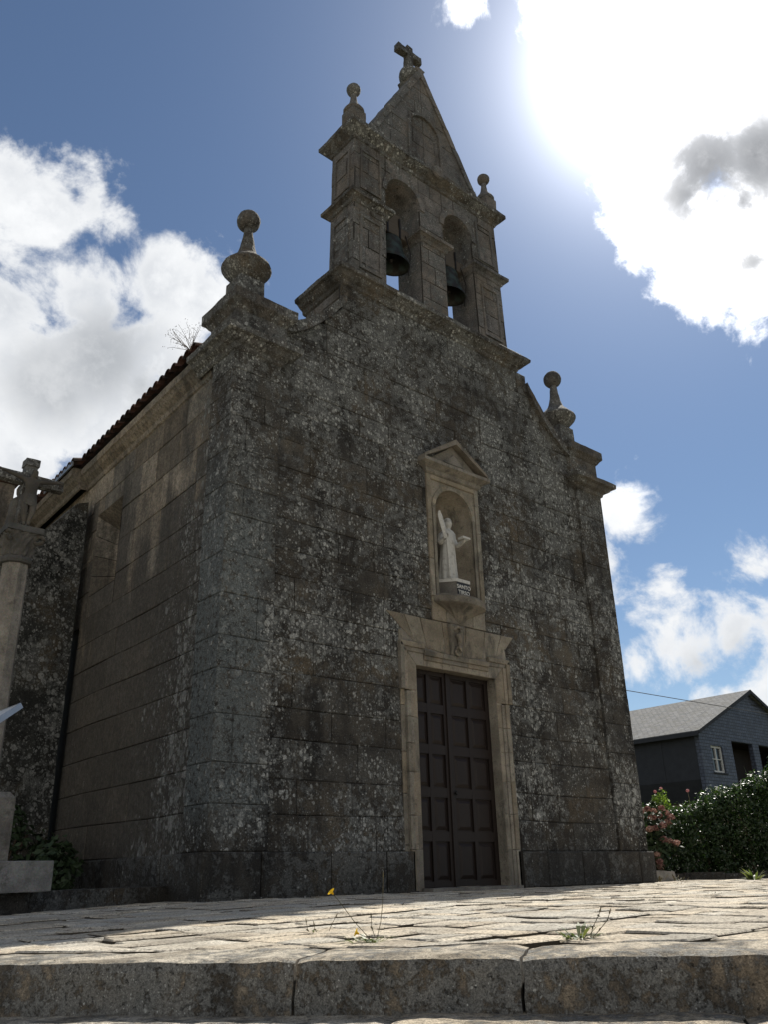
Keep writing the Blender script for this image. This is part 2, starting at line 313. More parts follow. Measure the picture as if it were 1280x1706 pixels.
# ---------------------------------------------------------------- mesh builder
def nz(p, s, seed=0):
    return noise.noise_vector(Vector((p[0]*s+seed*17.3, p[1]*s+seed*5.1, p[2]*s-seed*9.7)))
class MB:
    def __init__(s): s.v = []; s.f = []; s.rn = []; s.mi = []
    def face(s, pts, rn=None, mi=0):
        i = len(s.v); s.v += [tuple(p) for p in pts]; s.f.append(tuple(range(i, i+len(pts)))); s.rn.append(rn or (.5, .5)); s.mi.append(mi)
    def mesh(s, vs, fs, rn=None, mi=0):
        i = len(s.v); s.v += [tuple(p) for p in vs]
        for f in fs: s.f.append(tuple(i+k for k in f)); s.rn.append(rn or (.5, .5)); s.mi.append(mi)
    def rnd(s): return (rng.random(), rng.random())
    def box(s, x0, x1, y0, y1, z0, z1, mi=0, rn=None):
        vs = [(x, y, z) for z in (z0, z1) for y in (y0, y1) for x in (x0, x1)]
        s.mesh(vs, [(0, 2, 3, 1), (4, 5, 7, 6), (0, 1, 5, 4), (2, 6, 7, 3), (0, 4, 6, 2), (1, 3, 7, 5)], rn or s.rnd(), mi)
    def prism(s, poly, fn, mi=0, rn=None):      # poly of 2-D points; fn(p,k) -> world at k=0 / 1
        n = len(poly); vs = [fn(p, 0) for p in poly]+[fn(p, 1) for p in poly]
        fs = [tuple(reversed(range(n))), tuple(range(n, 2*n))]+[(i, (i+1) % n, n+(i+1) % n, n+i) for i in range(n)]
        s.mesh(vs, fs, rn or s.rnd(), mi)
    def sweep(s, path, prof, closed=False, mi=0, cap=True):
        n = len(path); rings = []
        for i, p in enumerate(path):
            def nr(a, b):
                d = Vector((b[0]-a[0], b[1]-a[1])).normalized(); return Vector((d.y, -d.x))
            n1 = nr(path[i-1], p) if (closed or i > 0) else None
            n2 = nr(p, path[(i+1) % n]) if (closed or i < n-1) else None
            if n1 is None: m = n2
            elif n2 is None: m = n1
            else: m = (n1+n2)/(1+n1.dot(n2))
            rings.append([(p[0]+m.x*o, p[1]+m.y*o, z) for o, z in prof])
        k = len(prof); vs = [q for rg in rings for q in rg]; fs = []
        for i in range(n if closed else n-1):
            a, b = i*k, ((i+1) % n)*k
            for j in range(k-1): fs.append((a+j, b+j, b+j+1, a+j+1))
        if cap and not closed: fs += [tuple(range(k)), tuple(reversed(range((n-1)*k, n*k)))]
        s.mesh(vs, fs, s.rnd(), mi)
    def lathe(s, c, prof, seg=20, mi=0, sq=0):
        vs = []; fs = []
        for (r_, z) in prof:
            for i in range(seg):
                a = 2*math.pi*i/seg; vs.append((c[0]+r_*math.cos(a), c[1]+r_*math.sin(a), c[2]+z))
        for j in range(len(prof)-1):
            for i in range(seg):
                fs.append((j*seg+i, j*seg+(i+1) % seg, (j+1)*seg+(i+1) % seg, (j+1)*seg+i))
        fs += [tuple(reversed(range(seg))), tuple(range((len(prof)-1)*seg, len(prof)*seg))]
        s.mesh(vs, fs, s.rnd(), mi)
    def tube(s, pts, rads, seg=6, mi=0, rn=None):
        pts = [Vector(p) for p in pts]; vs = []; fs = []
        if not isinstance(rads, (list, tuple)): rads = [rads]*len(pts)
        for i, p in enumerate(pts):
            d = (pts[min(i+1, len(pts)-1)]-pts[max(i-1, 0)]).normalized()
            a = d.cross(Vector((0, 0, 1)) if abs(d.z) < .9 else Vector((1, 0, 0))).normalized(); b = d.cross(a)
            for k in range(seg):
                t = 2*math.pi*k/seg; vs.append(p+(a*math.cos(t)+b*math.sin(t))*rads[i])
        for i in range(len(pts)-1):
            for k in range(seg): fs.append((i*seg+k, i*seg+(k+1) % seg, (i+1)*seg+(k+1) % seg, (i+1)*seg+k))
        fs += [tuple(range(seg)), tuple(reversed(range((len(pts)-1)*seg, len(pts)*seg)))]
        s.mesh(vs, fs, rn or s.rnd(), mi)
    def xform(s, fn): s.v = [tuple(fn(*p)) for p in s.v]
    def build(s, name, mats, parent=None, weather=None, smooth=False, bevel=0, wsize=.12, recalc=True):
        if isinstance(mats, str): mats = [mats]
        off = Vector(parent['_loc']) if parent is not None else Vector((0, 0, 0))
        bm = bmesh.new(); vs = [bm.verts.new(p) for p in s.v]
        lay = bm.loops.layers.float_color.new('rnd')
        for f, r_, mi in zip(s.f, s.rn, s.mi):
            try: fc = bm.faces.new([vs[i] for i in f])
            except ValueError: continue
            fc.material_index = min(mi, len(mats)-1)
            for lp in fc.loops: lp[lay] = (r_[0], r_[1], 0, 1)
        if recalc: bmesh.ops.recalc_face_normals(bm, faces=bm.faces[:])
        if bevel: bmesh.ops.bevel(bm, geom=[e for e in bm.edges if len(e.link_faces) == 2 and e.calc_face_angle(0) > .5], offset=bevel, segments=2, affect='EDGES', profile=.6)
        if weather:
            bmesh.ops.triangulate(bm, faces=[f for f in bm.faces if len(f.verts) > 4])
            for _ in range(5):
                es = [e for e in bm.edges if e.calc_length() > wsize*1.6]
                if not es or len(bm.verts) > 120000: break
                bmesh.ops.subdivide_edges(bm, edges=es, cuts=1, use_grid_fill=True)
            bm.normal_update()
            for vv in bm.verts:
                p = vv.co
                d = nz(p, 2.1, 1)*.8+nz(p, 7, 2)*.6+nz(p, 19, 3)*.35
                k = 1.0
                vv.co = p+d*weather*k
        for f in bm.faces: f.smooth = smooth
        me = bpy.data.meshes.new(name); 
        bmesh.ops.translate(bm, verts=bm.verts[:], vec=-off)
        bm.to_mesh(me); bm.free()
        for m in mats: me.materials.append(MAT[m])
        o = bpy.data.objects.new(name, me); COL.objects.link(o); 
        if parent is not None: o.parent = parent
        o['_loc'] = tuple(off)
        return o
def tag(o, label, cat, group=None):
    o['label'] = label; o['category'] = cat
    if group: o['group'] = group
    return o
def thing(name, label, cat, loc=(0, 0, 0), group=None):
    o = bpy.data.objects.new(name, None); COL.objects.link(o); o.location = loc; o.empty_display_size = .2
    o['_loc'] = tuple(loc); return tag(o, label, cat, group)
def structure(o): o['kind'] = 'structure'; return o

def offset_poly(P, d):
    n = len(P); out = []
    for i in range(n):
        a, b, c = Vector(P[i-1]), Vector(P[i]), Vector(P[(i+1) % n])
        e1 = (b-a); e2 = (c-b)
        if e1.length < 1e-6 or e2.length < 1e-6: out.append(tuple(b)); continue
        e1.normalize(); e2.normalize(); n1 = Vector((-e1.y, e1.x)); n2 = Vector((-e2.y, e2.x))
        m = (n1+n2)/max(.35, 1+n1.dot(n2)); q = b+m*d; out.append((q.x, q.y))
    return out
def area(P): return .5*sum(P[i-1][0]*P[i][1]-P[i][0]*P[i-1][1] for i in range(len(P)))
def block(mb, poly, mp, proud=None, gap=.0048, deep=.05, cham=.009, mi=0, rn=None, flank=1):
    if area(poly) < 0: poly = poly[::-1]
    if area(poly) < .004: return
    j = rng.uniform(-.006, .006) if proud is None else proud
    a = offset_poly(poly, gap*.6); b = offset_poly(poly, gap); c = offset_poly(poly, gap+cham)
    if area(c) < .0015: return
    n = len(poly); vs = [mp(p[0], p[1], -deep) for p in a]+[mp(p[0], p[1], j-cham*.8) for p in b]+[mp(p[0], p[1], j) for p in c]
    rn = rn or mb.rnd(); fl = lambda L: [(L+i, L+(i+1) % n, L+n+(i+1) % n, L+n+i) for i in range(n)]
    mb.mesh(vs, [tuple(range(2*n, 3*n))]+fl(n), rn, mi)
    mb.mesh(vs, fl(0), rn, flank)
def jog(P):      # slightly crooked beds and joints
    return [(x+.022*noise.noise((x*.8, z*.8, 2.2)), z+.030*noise.noise((x*.55, z*.7, 5.5))) for x, z in P]
def cells(u0, u1, courses, lens, openings=(), splits=()):
    out = []
    for k in range(len(courses)-1):
        z0, z1 = courses[k], courses[k+1]
        us = [u0]; u = u0+rng.uniform(.3, 1.0)*lens[1]
        while u < u1-lens[0]*.5:
            us.append(u); u += rng.uniform(*lens)
        us.append(u1)
        us = sorted(set(us+[q for q in splits if u0 < q < u1]))
        rs = [(us[i], us[i+1], z0, z1) for i in range(len(us)-1)]
        for (oa, ob, za, zb) in openings:
            nr = []
            for (a, b, c, d) in rs:
                if b <= oa or a >= ob or d <= za or c >= zb: nr.append((a, b, c, d)); continue
                if a < oa: nr.append((a, oa, c, d))
                if b > ob: nr.append((ob, b, c, d))
                m0, m1 = max(a, oa), min(b, ob)
                if c < za: nr.append((m0, m1, c, za))
                if d > zb: nr.append((m0, m1, zb, d))
            rs = nr
        out += [q for q in rs if q[1]-q[0] > .03 and q[3]-q[2] > .03]
    return out
def clipped(cell, lo=None, hi=None, n=6):
    a, b, c, d = cell; xs = [a+(b-a)*i/n for i in range(n+1)]
    bot = [(x, max(c, lo(x)) if lo else c) for x in xs]; top = [(x, min(d, hi(x)) if hi else d) for x in xs]
    flat_b = all(abs(p[1]-c) < 1e-6 for p in bot); flat_t = all(abs(p[1]-d) < 1e-6 for p in top)
    if all(t[1] <= q[1]+.02 for t, q in zip(top, bot)): return None
    keep = [i for i in range(n+1) if top[i][1] > bot[i][1]+.004]
    if len(keep) < 2: return None
    bot = [bot[i] for i in keep]; top = [top[i] for i in keep]
    if flat_b: bot = [bot[0], bot[-1]]
    if flat_t: top = [top[0], top[-1]]
    return bot+top[::-1]
def courses(z0, z1, h0, h1):
    z = [z0]
    while z[-1] < z1-h1*1.3: z.append(z[-1]+rng.uniform(h0, h1))
    if z1-z[-1] > h1*1.15: z.append((z[-1]+z1)/2)
    z.append(z1); return z
def front(y): return lambda u, z, d: (u, y-d, z)

# ================================================================ CHURCH
church = thing('church', 'old lichen covered stone church with a twin arched belfry, seen from its shaded front corner', 'church', (0, 0, 0))
W = 9.0
XC = 4.45
def top_z(x):          # outline of the facade: concave sweeps up to the belfry base
    t = min(x, W-x) if x < XC else W-x
    t = (t-.9)/1.2
    return 8.42 if t <= 0 else (9.75 if t >= 1.12 else 8.42+1.1*t**1.5)
FY = .03
mb = MB()
cs = [.53]+courses(.53, 9.75, .40, .56)[1:]
OP = [(3.19, 5.57, 0, 3.70), (3.26, 5.54, 3.70, 3.985), (3.90, 5.15, 3.90, 6.75)]
for c in cells(.82, 8.2, cs, (.55, 1.15), OP):
    p = clipped(c, None, lambda x: 9.76 if 2.02 < x < 6.98 else top_z(x)-.2)
    if p: block(mb, jog(p), front(FY), gap=rng.choice((.0025, .0025, .0035, .006)), cham=.012, flank=rng.choice((0, 0, 1)))
# backing wall (mortar shows in the joints), built round the openings
for (a, b, c, d) in ((.3, 3.3, .0, 7.9), (5.62, 8.7, .0, 7.9), (3.3, 5.62, 3.9, 4.3), (3.3, 3.98, 4.3, 7.9), (5.06, 5.62, 4.3, 7.9), (3.98, 5.06, 6.62, 7.9)):
    mb.box(a, b, FY+.045, .62, c, d, 1)
n = 40
for i in range(n):
    xa, xb = .3+8.4*i/n, .3+8.4*(i+1)/n
    za, zb = top_z(xa)-.02, top_z(xb)-.02
    mb.prism([(xa, 7.9), (xb, 7.9), (xb, zb), (xa, za)], lambda p, k: (p[0], (FY+.045) if k == 0 else .62, p[1]), 1)
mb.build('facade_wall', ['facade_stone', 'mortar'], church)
# portal flank stones on the facade plane and the niche apron
mb = MB()
AR = lambda pts: pts
vz0, vz1 = 3.74, 3.99
# flat-arch voussoirs over the door: fan of wedges
xt = [2.90, 3.28, 3.62, 4.10, 4.66, 5.12, 5.52, 5.84]
xb = [3.24, 3.47, 3.74, 4.16, 4.60, 5.02, 5.34, 5.60]
zb_ = [3.73, 3.57, 3.50, 3.45, 3.45, 3.50, 3.57, 3.73]
for i in range(7):
    block(mb, [(xb[i], zb_[i]), (xb[i+1], zb_[i+1]), (xt[i+1], 3.99), (xt[i], 3.99)], front(FY-.018), proud=rng.uniform(-.003, .003), deep=.09, gap=.006, cham=.010)
block(mb, [(3.17, 3.2), (5.59, 3.2), (5.59, 3.74), (3.17, 3.74)], front(FY-.010), proud=.0, deep=.06)
for a, b in ((3.90, 4.22), (4.22, 4.84), (4.84, 5.15)):
    block(mb, [(a, 3.995), (b, 3.995), (b, 4.40), (a, 4.40)], front(FY-.008), proud=.01, deep=.09, gap=.004)
mb.box(3.3, 5.5, FY+.0, .2, 3.22, 3.95, 0)
vs_ = mb.build('lintel', ['warm_stone'], church, weather=.004, wsize=.2)
# keystone with a small carved volute
mb = MB()
mb.prism([(4.26, 3.42), (4.50, 3.42), (4.54, 3.96), (4.22, 3.96)], lambda p, k: (p[0], FY if k else FY-.05-.05*(p[1]-3.42)/.54, p[1]))
mb.tube([(4.38+.07*math.cos(t), FY-.09, 3.52+.07*math.sin(t)) for t in [i*.5 for i in range(11)]], .02, 6)
mb.tube([(4.36, FY-.085, 3.58), (4.41, FY-.10, 3.68), (4.36, FY-.11, 3.78), (4.42, FY-.115, 3.88)], [.035, .045, .05, .03], 7)
mb.tube([(4.30, FY-.09, 3.86), (4.34, FY-.11, 3.92), (4.46, FY-.11, 3.92)], [.02, .03, .02], 6)
k = mb.build('keystone', ['warm_stone'], vs_, weather=.006, wsize=.05, smooth=True); k['label'] = 'keystone carved with a scroll'
# ---- portal surround: moulded architrave with ears
mb = MB()
DL, DR, DT = 3.49, 5.27, 3.20
JZ = {-1: [0]+courses(0.55, 2.78, .40, .62)+[2.80], 1: [0]+courses(0.55, 2.78, .40, .62)+[2.80]}
def arch_band(o0, o1, y):      # band between two offsets from the opening, with ears near the top
    e = .10
    for sx in (-1, 1):
        xi = DL if sx < 0 else DR
        pts = lambda q, a: xi+sx*(q+a)
        zs = JZ[sx]
        for i in range(len(zs)-1):
            P = [(pts(o0, 0), zs[i]), (pts(o1, 0), zs[i]), (pts(o1, 0), zs[i+1]), (pts(o0, 0), zs[i+1])]
            block(mb, P, front(y), proud=0, deep=.22, gap=.003, cham=.008)
        P = [(pts(o0, 0), 2.80), (pts(o1, e), 2.80), (pts(o1, e), DT+o1+e), (pts(o0, 0 if o0 == 0 else e), DT+o0+(0 if o0 == 0 else e))]
        if o0 > 0: P[0] = (pts(o0, e), 2.80)
        block(mb, P, front(y), proud=0, deep=.22, gap=.002, cham=.008)
    # head: raised at the ears, lower in the middle
    za, zb = DT+o0, DT+o1
    block(mb, [(DL-(o1+e if o0 else o0), za+(e if o0 else 0)), (DL+.16, za+(e if o0 else 0)), (DL+.16, zb+e), (DL-o1-e, zb+e)], front(y), proud=0, deep=.22, gap=.002, cham=.008)
    block(mb, [(DR-.16, za+(e if o0 else 0)), (DR+(o1+e if o0 else o0), za+(e if o0 else 0)), (DR+o1+e, zb+e), (DR-.16, zb+e)], front(y), proud=0, deep=.22, gap=.002, cham=.008)
    for a, b in ((DL+.16, 4.05), (4.05, 4.62), (4.62, DR-.16)):
        block(mb, [(a, za), (b, za), (b, zb), (a, zb)], front(y), proud=0, deep=.22, gap=.002, cham=.008)
arch_band(0, .10, FY-.03)
arch_band(.095, .17, FY-.048)
arch_band(.165, .25, FY-.070)
mb.box(DL-.12, DL, FY-.022, .42, 0, DT, 0); mb.box(DR, DR+.12, FY-.022, .42, 0, DT, 0); mb.box(DL-.12, DR+.12, FY-.022, .42, DT, DT+.12, 0)
for sx, xi in ((-1, DL), (1, DR)):      # plain outer strip between the architrave and the lichened wall
    a, b = sorted((xi+sx*.24, xi+sx*.33))
    zs = courses(0.0, 3.72, .5, .75)
    for i in range(len(zs)-1): block(mb, [(a, zs[i]), (b, zs[i]), (b, zs[i+1]), (a, zs[i+1])], front(FY-.016), proud=0, deep=.08, gap=.003)
sur = mb.build('door_surround', ['warm_stone'], church)
mb = MB(); mb.box(DL-.05, DR+.05, -.22, .42, -.02, .045); mb.build('doorstep', ['granite'], church, weather=.006, wsize=.1)
# ---- double door
seam = 4.30
def leaf_door(a, b, handle):
    mb = MB(); y = .225
    mb.box(a, b, y, y+.06, .05, DT)
    w_ = b-a; st = .085
    rows = [.06, .74, 1.36, 1.99, 2.61, 3.20]
    xs = [a, a+st, a+w_/2-.035, a+w_/2+.035, b-st, b]
    for q in (0, 2, 4): mb.box(xs[q], xs[q+1], y-.035, y+.002, .05, DT)
    for i, zr in enumerate(rows):
        z0 = max(zr-.07, .05); z1 = min(zr+.07, DT)
        for q in (1, 3): mb.box(xs[q], xs[q+1], y-.033, y+.002, z0, z1)
    for i in range(5):
        z0, z1 = rows[i]+.07, rows[i+1]-.07
        for q in (1, 3):
            m = .022
            xa, xb2 = xs[q]+m, xs[q+1]-m; za, zb2 = z0+m, z1-m; t = .05
            vs = [(xa, y-.003, za), (xb2, y-.003, za), (xb2, y-.003, zb2), (xa, y-.003, zb2), (xa+t, y-.026, za+t), (xb2-t, y-.026, za+t), (xb2-t, y-.026, zb2-t), (xa+t, y-.026, zb2-t)]
            mb.mesh(vs, [(4, 5, 6, 7), (0, 1, 5, 4), (1, 2, 6, 5), (2, 3, 7, 6), (3, 0, 4, 7)], mb.rnd())
    d = mb.build('door_leaf', ['door_wood'], church)
    if handle:
        h = MB(); h.lathe((seam+.06, 0, 0), [(.001, 0)], 4) if False else None
        h.tube([(seam+.07, y-.035, 1.36), (seam+.07, y-.075, 1.36)], .014, 8)
        h.tube([(seam+.07, y-.08, 1.36), (seam+.07, y-.095, 1.36)], [.034, .028], 10)
        h.box(seam+.045, seam+.095, y-.04, y-.03, 1.28, 1.42)
        h.build('handle', ['iron'], d, smooth=False)
leaf_door(DL, seam-.004, False); leaf_door(seam+.004, DR, True)
mb = MB(); mb.box(seam-.035, seam+.035, .165, .195, .05, DT); mb.build('door_astragal', ['door_wood'], church, bevel=.008)

# ---- plinth
P0 = -.09
mb = MB()
for c in cells(-.09, DL-.25, [0, .53], (.7, 1.2)): block(mb, [(c[0], 0), (c[1], 0), (c[1], .53), (c[0], .53)], front(P0), deep=.12, gap=.007, cham=.02)
pr = MB()
for c in cells(DR+.25, W+.09, [0, .53], (.7, 1.2)): block(pr, [(c[0], 0), (c[1], 0), (c[1], .53), (c[0], .53)], front(P0), deep=.12, gap=.007, cham=.02)
mb.box(-.05, DL-.2, -.04, .6, -.3, .525, 1); pr.box(DR+.2, W+.05, -.04, .6, -.3, .525, 1); pr.build('plinth', ['plinth_stone', 'mortar'], church)
mb.box(-.12, DL-.26, -.17, .3, -.3, .022, 0)
SA = R(2.0)
def side(x0): return lambda u, z, d: (x0+u*math.sin(SA)-d*math.cos(SA), u*math.cos(SA)+d*math.sin(SA), z)
for c in cells(-.09, 5.3, [0, .53], (.7, 1.3)): block(mb, [(c[0], -.1), (c[1], -.1), (c[1], .53), (c[0], .53)], side(-.09), deep=.12, gap=.007, cham=.02)
mb.prism([(0, -.3), (5.5, -.3), (5.5, .525), (0, .525)], lambda p, k: side(-.04)(p[0], p[1], -.6*k), 1)
mb.build('plinth', ['plinth_stone', 'mortar'], church)
# ---- corner pilasters
def pilaster(x0, x1, outer):
    mb = MB(); y = -.03
    cz = courses(.53, 7.55, .42, .60)
    for i in range(len(cz)-1):
        s = x0+(.5+.18*((i % 2)*2-1))*(x1-x0) if i % 3 else None
        for a, b in ([(x0, x1)] if s is None else [(x0, s), (s, x1)]):
            block(mb, [(a, cz[i]), (b, cz[i]), (b, cz[i+1]), (a, cz[i+1])], front(y), deep=.06, gap=.003, cham=.012, flank=0)
        mp = (lambda u, z, d: (x0-d, u, z)) if outer < 0 else (lambda u, z, d: (x1+d, u, z))
        block(mb, [(y, cz[i]), (.62, cz[i]), (.62, cz[i+1]), (y, cz[i+1])], mp, proud=0, deep=.05, gap=.003, cham=.012, flank=0)
    mb.box(x0+.03, x1-.03, y+.03, .66, .5, 7.6, 1)
    return mb.build('corner_pilaster', ['facade_stone', 'mortar'], church)
pilaster(0, .83, -1); pilaster(8.18, 9.0, 1)
# cornices of the pilasters
CP = [(.0, 7.50), (.03, 7.52), (.05, 7.58), (.13, 7.62), (.17, 7.68), (.24, 7.70), (.25, 7.79), (.02, 7.85), (-.3, 7.85), (-.3, 7.5)]
for pth in ([(0, 1.05), (0, -.03), (.83, -.03), (.83, .1)], [(8.18, .1), (8.18, -.03), (9.0, -.03), (9.0, .9)]):
    mb = MB(); mb.sweep(pth, CP)
    mb.build('pilaster_cornice', ['cap_stone'], church, weather=.012, wsize=.09)
# attic blocks with caps and finials
def lat(mb, c, prof, seg=24): mb.lathe(c, prof, seg)
POT = [(.15, 0), (.17, .02), (.25, .09), (.335, .18), (.40, .26), (.415, .30), (.395, .345), (.32, .42), (.24, .50), (.18, .57), (.150, .65), (.125, .75), (.105, .88), (.088, 1.0), (.075, 1.10), (.075, 1.14)]
def ball(r_, zc): return [(max(.01, r_*math.sin(t)), zc-r_*math.cos(t)) for t in [math.pi*i/12 for i in range(1, 13)]]
for x0, x1 in ((.02, .93), (8.07, 8.98)):
    mb = MB()
    mb.box(x0, x1, -.02, .80, 7.84, 8.30)
    at = mb.build('attic_block', ['cap_stone'], church, weather=.010, wsize=.1)
    mb = MB(); mb.sweep([(x0, -.02), (x1, -.02), (x1, .80), (x0, .80)], [(0, 8.26), (.03, 8.29), (.07, 8.35), (.11, 8.38), (.12, 8.40), (.12, 8.56), (.06, 8.60), (-.2, 8.68), (-.4, 8.70)], closed=True)
    mb.build('attic_cap', ['cap_stone'], at, weather=.014, wsize=.09)
    cx, cy = (x0+x1)/2-.07, .46
    mb = MB(); mb.box(cx-.225, cx+.225, cy-.225, cy+.225, 8.45, 9.17)
    lat(mb, (cx, cy, 9.16), POT); lat(mb, (cx, cy, 0), ball(.20, 10.48))
    mb.build('finial', ['cap_stone'], church, weather=.012, wsize=.07, smooth=False)
# copings along the concave sweeps
for sgn in (-1, 1):
    mb = MB(); xs = [.93+(2.12-.93)*i/14 for i in range(15)]
    pts = [((x if sgn < 0 else W-x), top_z(x)) for x in xs]
    k = len(pts)
    for i in range(k-1):
        (xa, za), (xb2, zb2) = pts[i], pts[i+1]
        if sgn > 0: (xa, za), (xb2, zb2) = (xb2, zb2), (xa, za)
        g_ = .006 if i % 4 == 3 else 0
        mb.prism([(xa+g_, za-.21), (xb2, zb2-.21), (xb2, zb2), (xa+g_, za)], lambda p, q: (p[0], -.055 if q == 0 else .66, p[1]))
    mb.build('coping', ['cap_stone'], church, weather=.010, wsize=.1)

# ================================================================ BELFRY
TX0, TX1, TC = 2.29, 6.455, 4.373
BX0, BX1 = 2.10, 6.645          # wider block under the belfry
def taper(x, y, z):
    k = 1-.013*max(0, z-10.0); return (TC+(x-TC)*k, y, z)
TB = 10.0; AR1 = (3.14, 4.07); AR2 = (4.75, 5.62); SP = 12.55
def arch_low(x):
    for a, b in (AR1, AR2):
        if a < x < b:
            r_ = (b-a)/2; return SP+math.sqrt(max(0, r_*r_-(x-(a+b)/2)**2))
    return TB
# base block under the belfry (sides visible above the sweeps)
mb = MB()
for c in cells(.05, 1.15, [8.6, 9.1, 9.55, 9.75], (.4, .7)):
    block(mb, [(c[0], c[2]), (c[1], c[2]), (c[1], c[3]), (c[0], c[3])], lambda u, z, d: (BX0-d, u, z))
mb.box(BX0+.03, BX1, FY+.05, 1.2, 8.2, 9.75, 0)
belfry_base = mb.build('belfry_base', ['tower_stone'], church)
bc = [(0, 9.74), (.03, 9.76), (.05, 9.82), (.12, 9.86), (.17, 9.92), (.22, 9.94), (.23, 10.01), (.20, 10.05), (-.12, 10.09), (-.5, 10.09)]
mb = MB(); mb.sweep([(BX0, 1.2), (BX0, FY), (BX1, FY), (BX1, 1.2)], bc)
mb.box(BX0, BX1, FY+.1, 1.2, 9.74, 10.07)
mb.build('belfry_base_cornice', ['cap_stone'], church, weather=.014, wsize=.1)
BD = .74
mb = MB()
for c in cells(TX0, TX1, courses(TB, 13.5, .36, .5), (.5, .95), (), [AR1[0], AR1[1], AR2[0], AR2[1]]):
    xm = (c[0]+c[1])/2
    inside = any(a <= xm <= b for a, b in (AR1, AR2))
    if inside and c[3] <= SP: continue
    p = clipped(c, arch_low if inside else None, None, 8 if inside else 1)
    if p: block(mb, p, front(FY), gap=.005)
for xs_, sg in ((TX0, -1), (TX1, 1)):
    for c in cells(FY, BD, courses(TB, 13.5, .38, .52), (.35, .7)):
        block(mb, [(c[0], c[2]), (c[1], c[2]), (c[1], c[3]), (c[0], c[3])], lambda u, z, d: (xs_+sg*d, u, z), gap=.005)
def slab_wall(mb, x0, x1, y0, y1, lo, zt, n, mi):
    xs = [x0+(x1-x0)*i/n for i in range(n+1)]
    for i in range(n):
        a, b = xs[i], xs[i+1]; la, lb = lo(a), lo(b)
        mb.mesh([(a, y0, la), (b, y0, lb), (b, y0, zt), (a, y0, zt), (a, y1, la), (b, y1, lb), (b, y1, zt), (a, y1, zt)],
                [(0, 1, 2, 3), (5, 4, 7, 6), (4, 5, 1, 0)], (.5, .5), mi)
yb0 = FY+.04
for a, b in ((TX0+.03, AR1[0]), (AR1[1], AR2[0]), (AR2[1], TX1-.03)):
    mb.box(a, b, yb0, BD-.01, TB, 13.5, 0, (.5, .5))
for a, b in (AR1, AR2):
    e = 1e-4
    slab_wall(mb, a, b, yb0, BD-.012, lambda x: arch_low(min(max(x, a+e), b-e)), 13.5, 18, 0)
# raised panels on the piers and archivolts
for a, b in ((TX0, AR1[0]), (AR2[1], TX1)):
    for z0, z1 in ((10.3, 11.55), (12.2, 13.2)):
        q0, q1 = a+.16, b-.16
        for (xa, xb2, za, zb2) in ((q0, q1, z1-.05, z1), (q0, q1, z0, z0+.05), (q0, q0+.05, z0+.05, z1-.05), (q1-.05, q1, z0+.05, z1-.05)):
            mb.box(xa, xb2, FY-.03, FY+.02, za, zb2)
for z0, z1 in ((10.3, 11.55), (12.2, 13.2)):
    for (ya, yb, za, zb2) in ((.14, .62, z1-.05, z1), (.14, .62, z0, z0+.05), (.14, .19, z0+.05, z1-.05), (.57, .62, z0+.05, z1-.05)):
        mb.box(TX0-.03, TX0+.02, ya, yb, za, zb2)
mb.xform(taper)
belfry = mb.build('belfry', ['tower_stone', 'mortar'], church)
for a, b in (AR1, AR2):      # archivolt mouldings
    mb = MB(); r_ = (b-a)/2; cx = (a+b)/2
    for i in range(16):
        t0, t1 = math.pi*i/16, math.pi*(i+1)/16
        P = [(cx+(r_+.0)*math.cos(t0), SP+r_*math.sin(t0)), (cx+(r_+.13)*math.cos(t0), SP+(r_+.13)*math.sin(t0)), (cx+(r_+.13)*math.cos(t1), SP+(r_+.13)*math.sin(t1)), (cx+r_*math.cos(t1), SP+r_*math.sin(t1))]
        mb.prism(P, lambda p, q: (p[0], FY-.03 if q == 0 else FY+.05, p[1]))
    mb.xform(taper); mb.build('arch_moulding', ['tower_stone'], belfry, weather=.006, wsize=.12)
ic = [(0, 11.78), (.03, 11.80), (.05, 11.86), (.10, 11.90), (.135, 11.91), (.14, 11.98), (.12, 12.0), (0, 12.05), (-.2, 12.05)]
for a, b in ((TX0, AR1[0]), (AR1[1], AR2[0]), (AR2[1], TX1)):
    mb = MB(); mb.sweep([(a, BD), (a, FY), (b, FY), (b, BD)], ic, closed=True); mb.xform(taper)
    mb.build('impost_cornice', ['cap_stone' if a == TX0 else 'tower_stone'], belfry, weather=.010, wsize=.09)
tc = [(0, 13.38), (.03, 13.40), (.04, 13.46), (.10, 13.51), (.17, 13.58), (.205, 13.60), (.21, 13.69), (0, 13.76), (-.3, 13.76)]
mb = MB(); mb.sweep([(TX0, BD), (TX0, FY), (TX1, FY), (TX1, BD)], tc, closed=True); mb.box(TX0+.1, TX1-.1, FY+.1, BD-.1, 13.45, 13.75); mb.xform(taper)
mb.build('top_cornice', ['cap_stone'], belfry, weather=.012, wsize=.1)
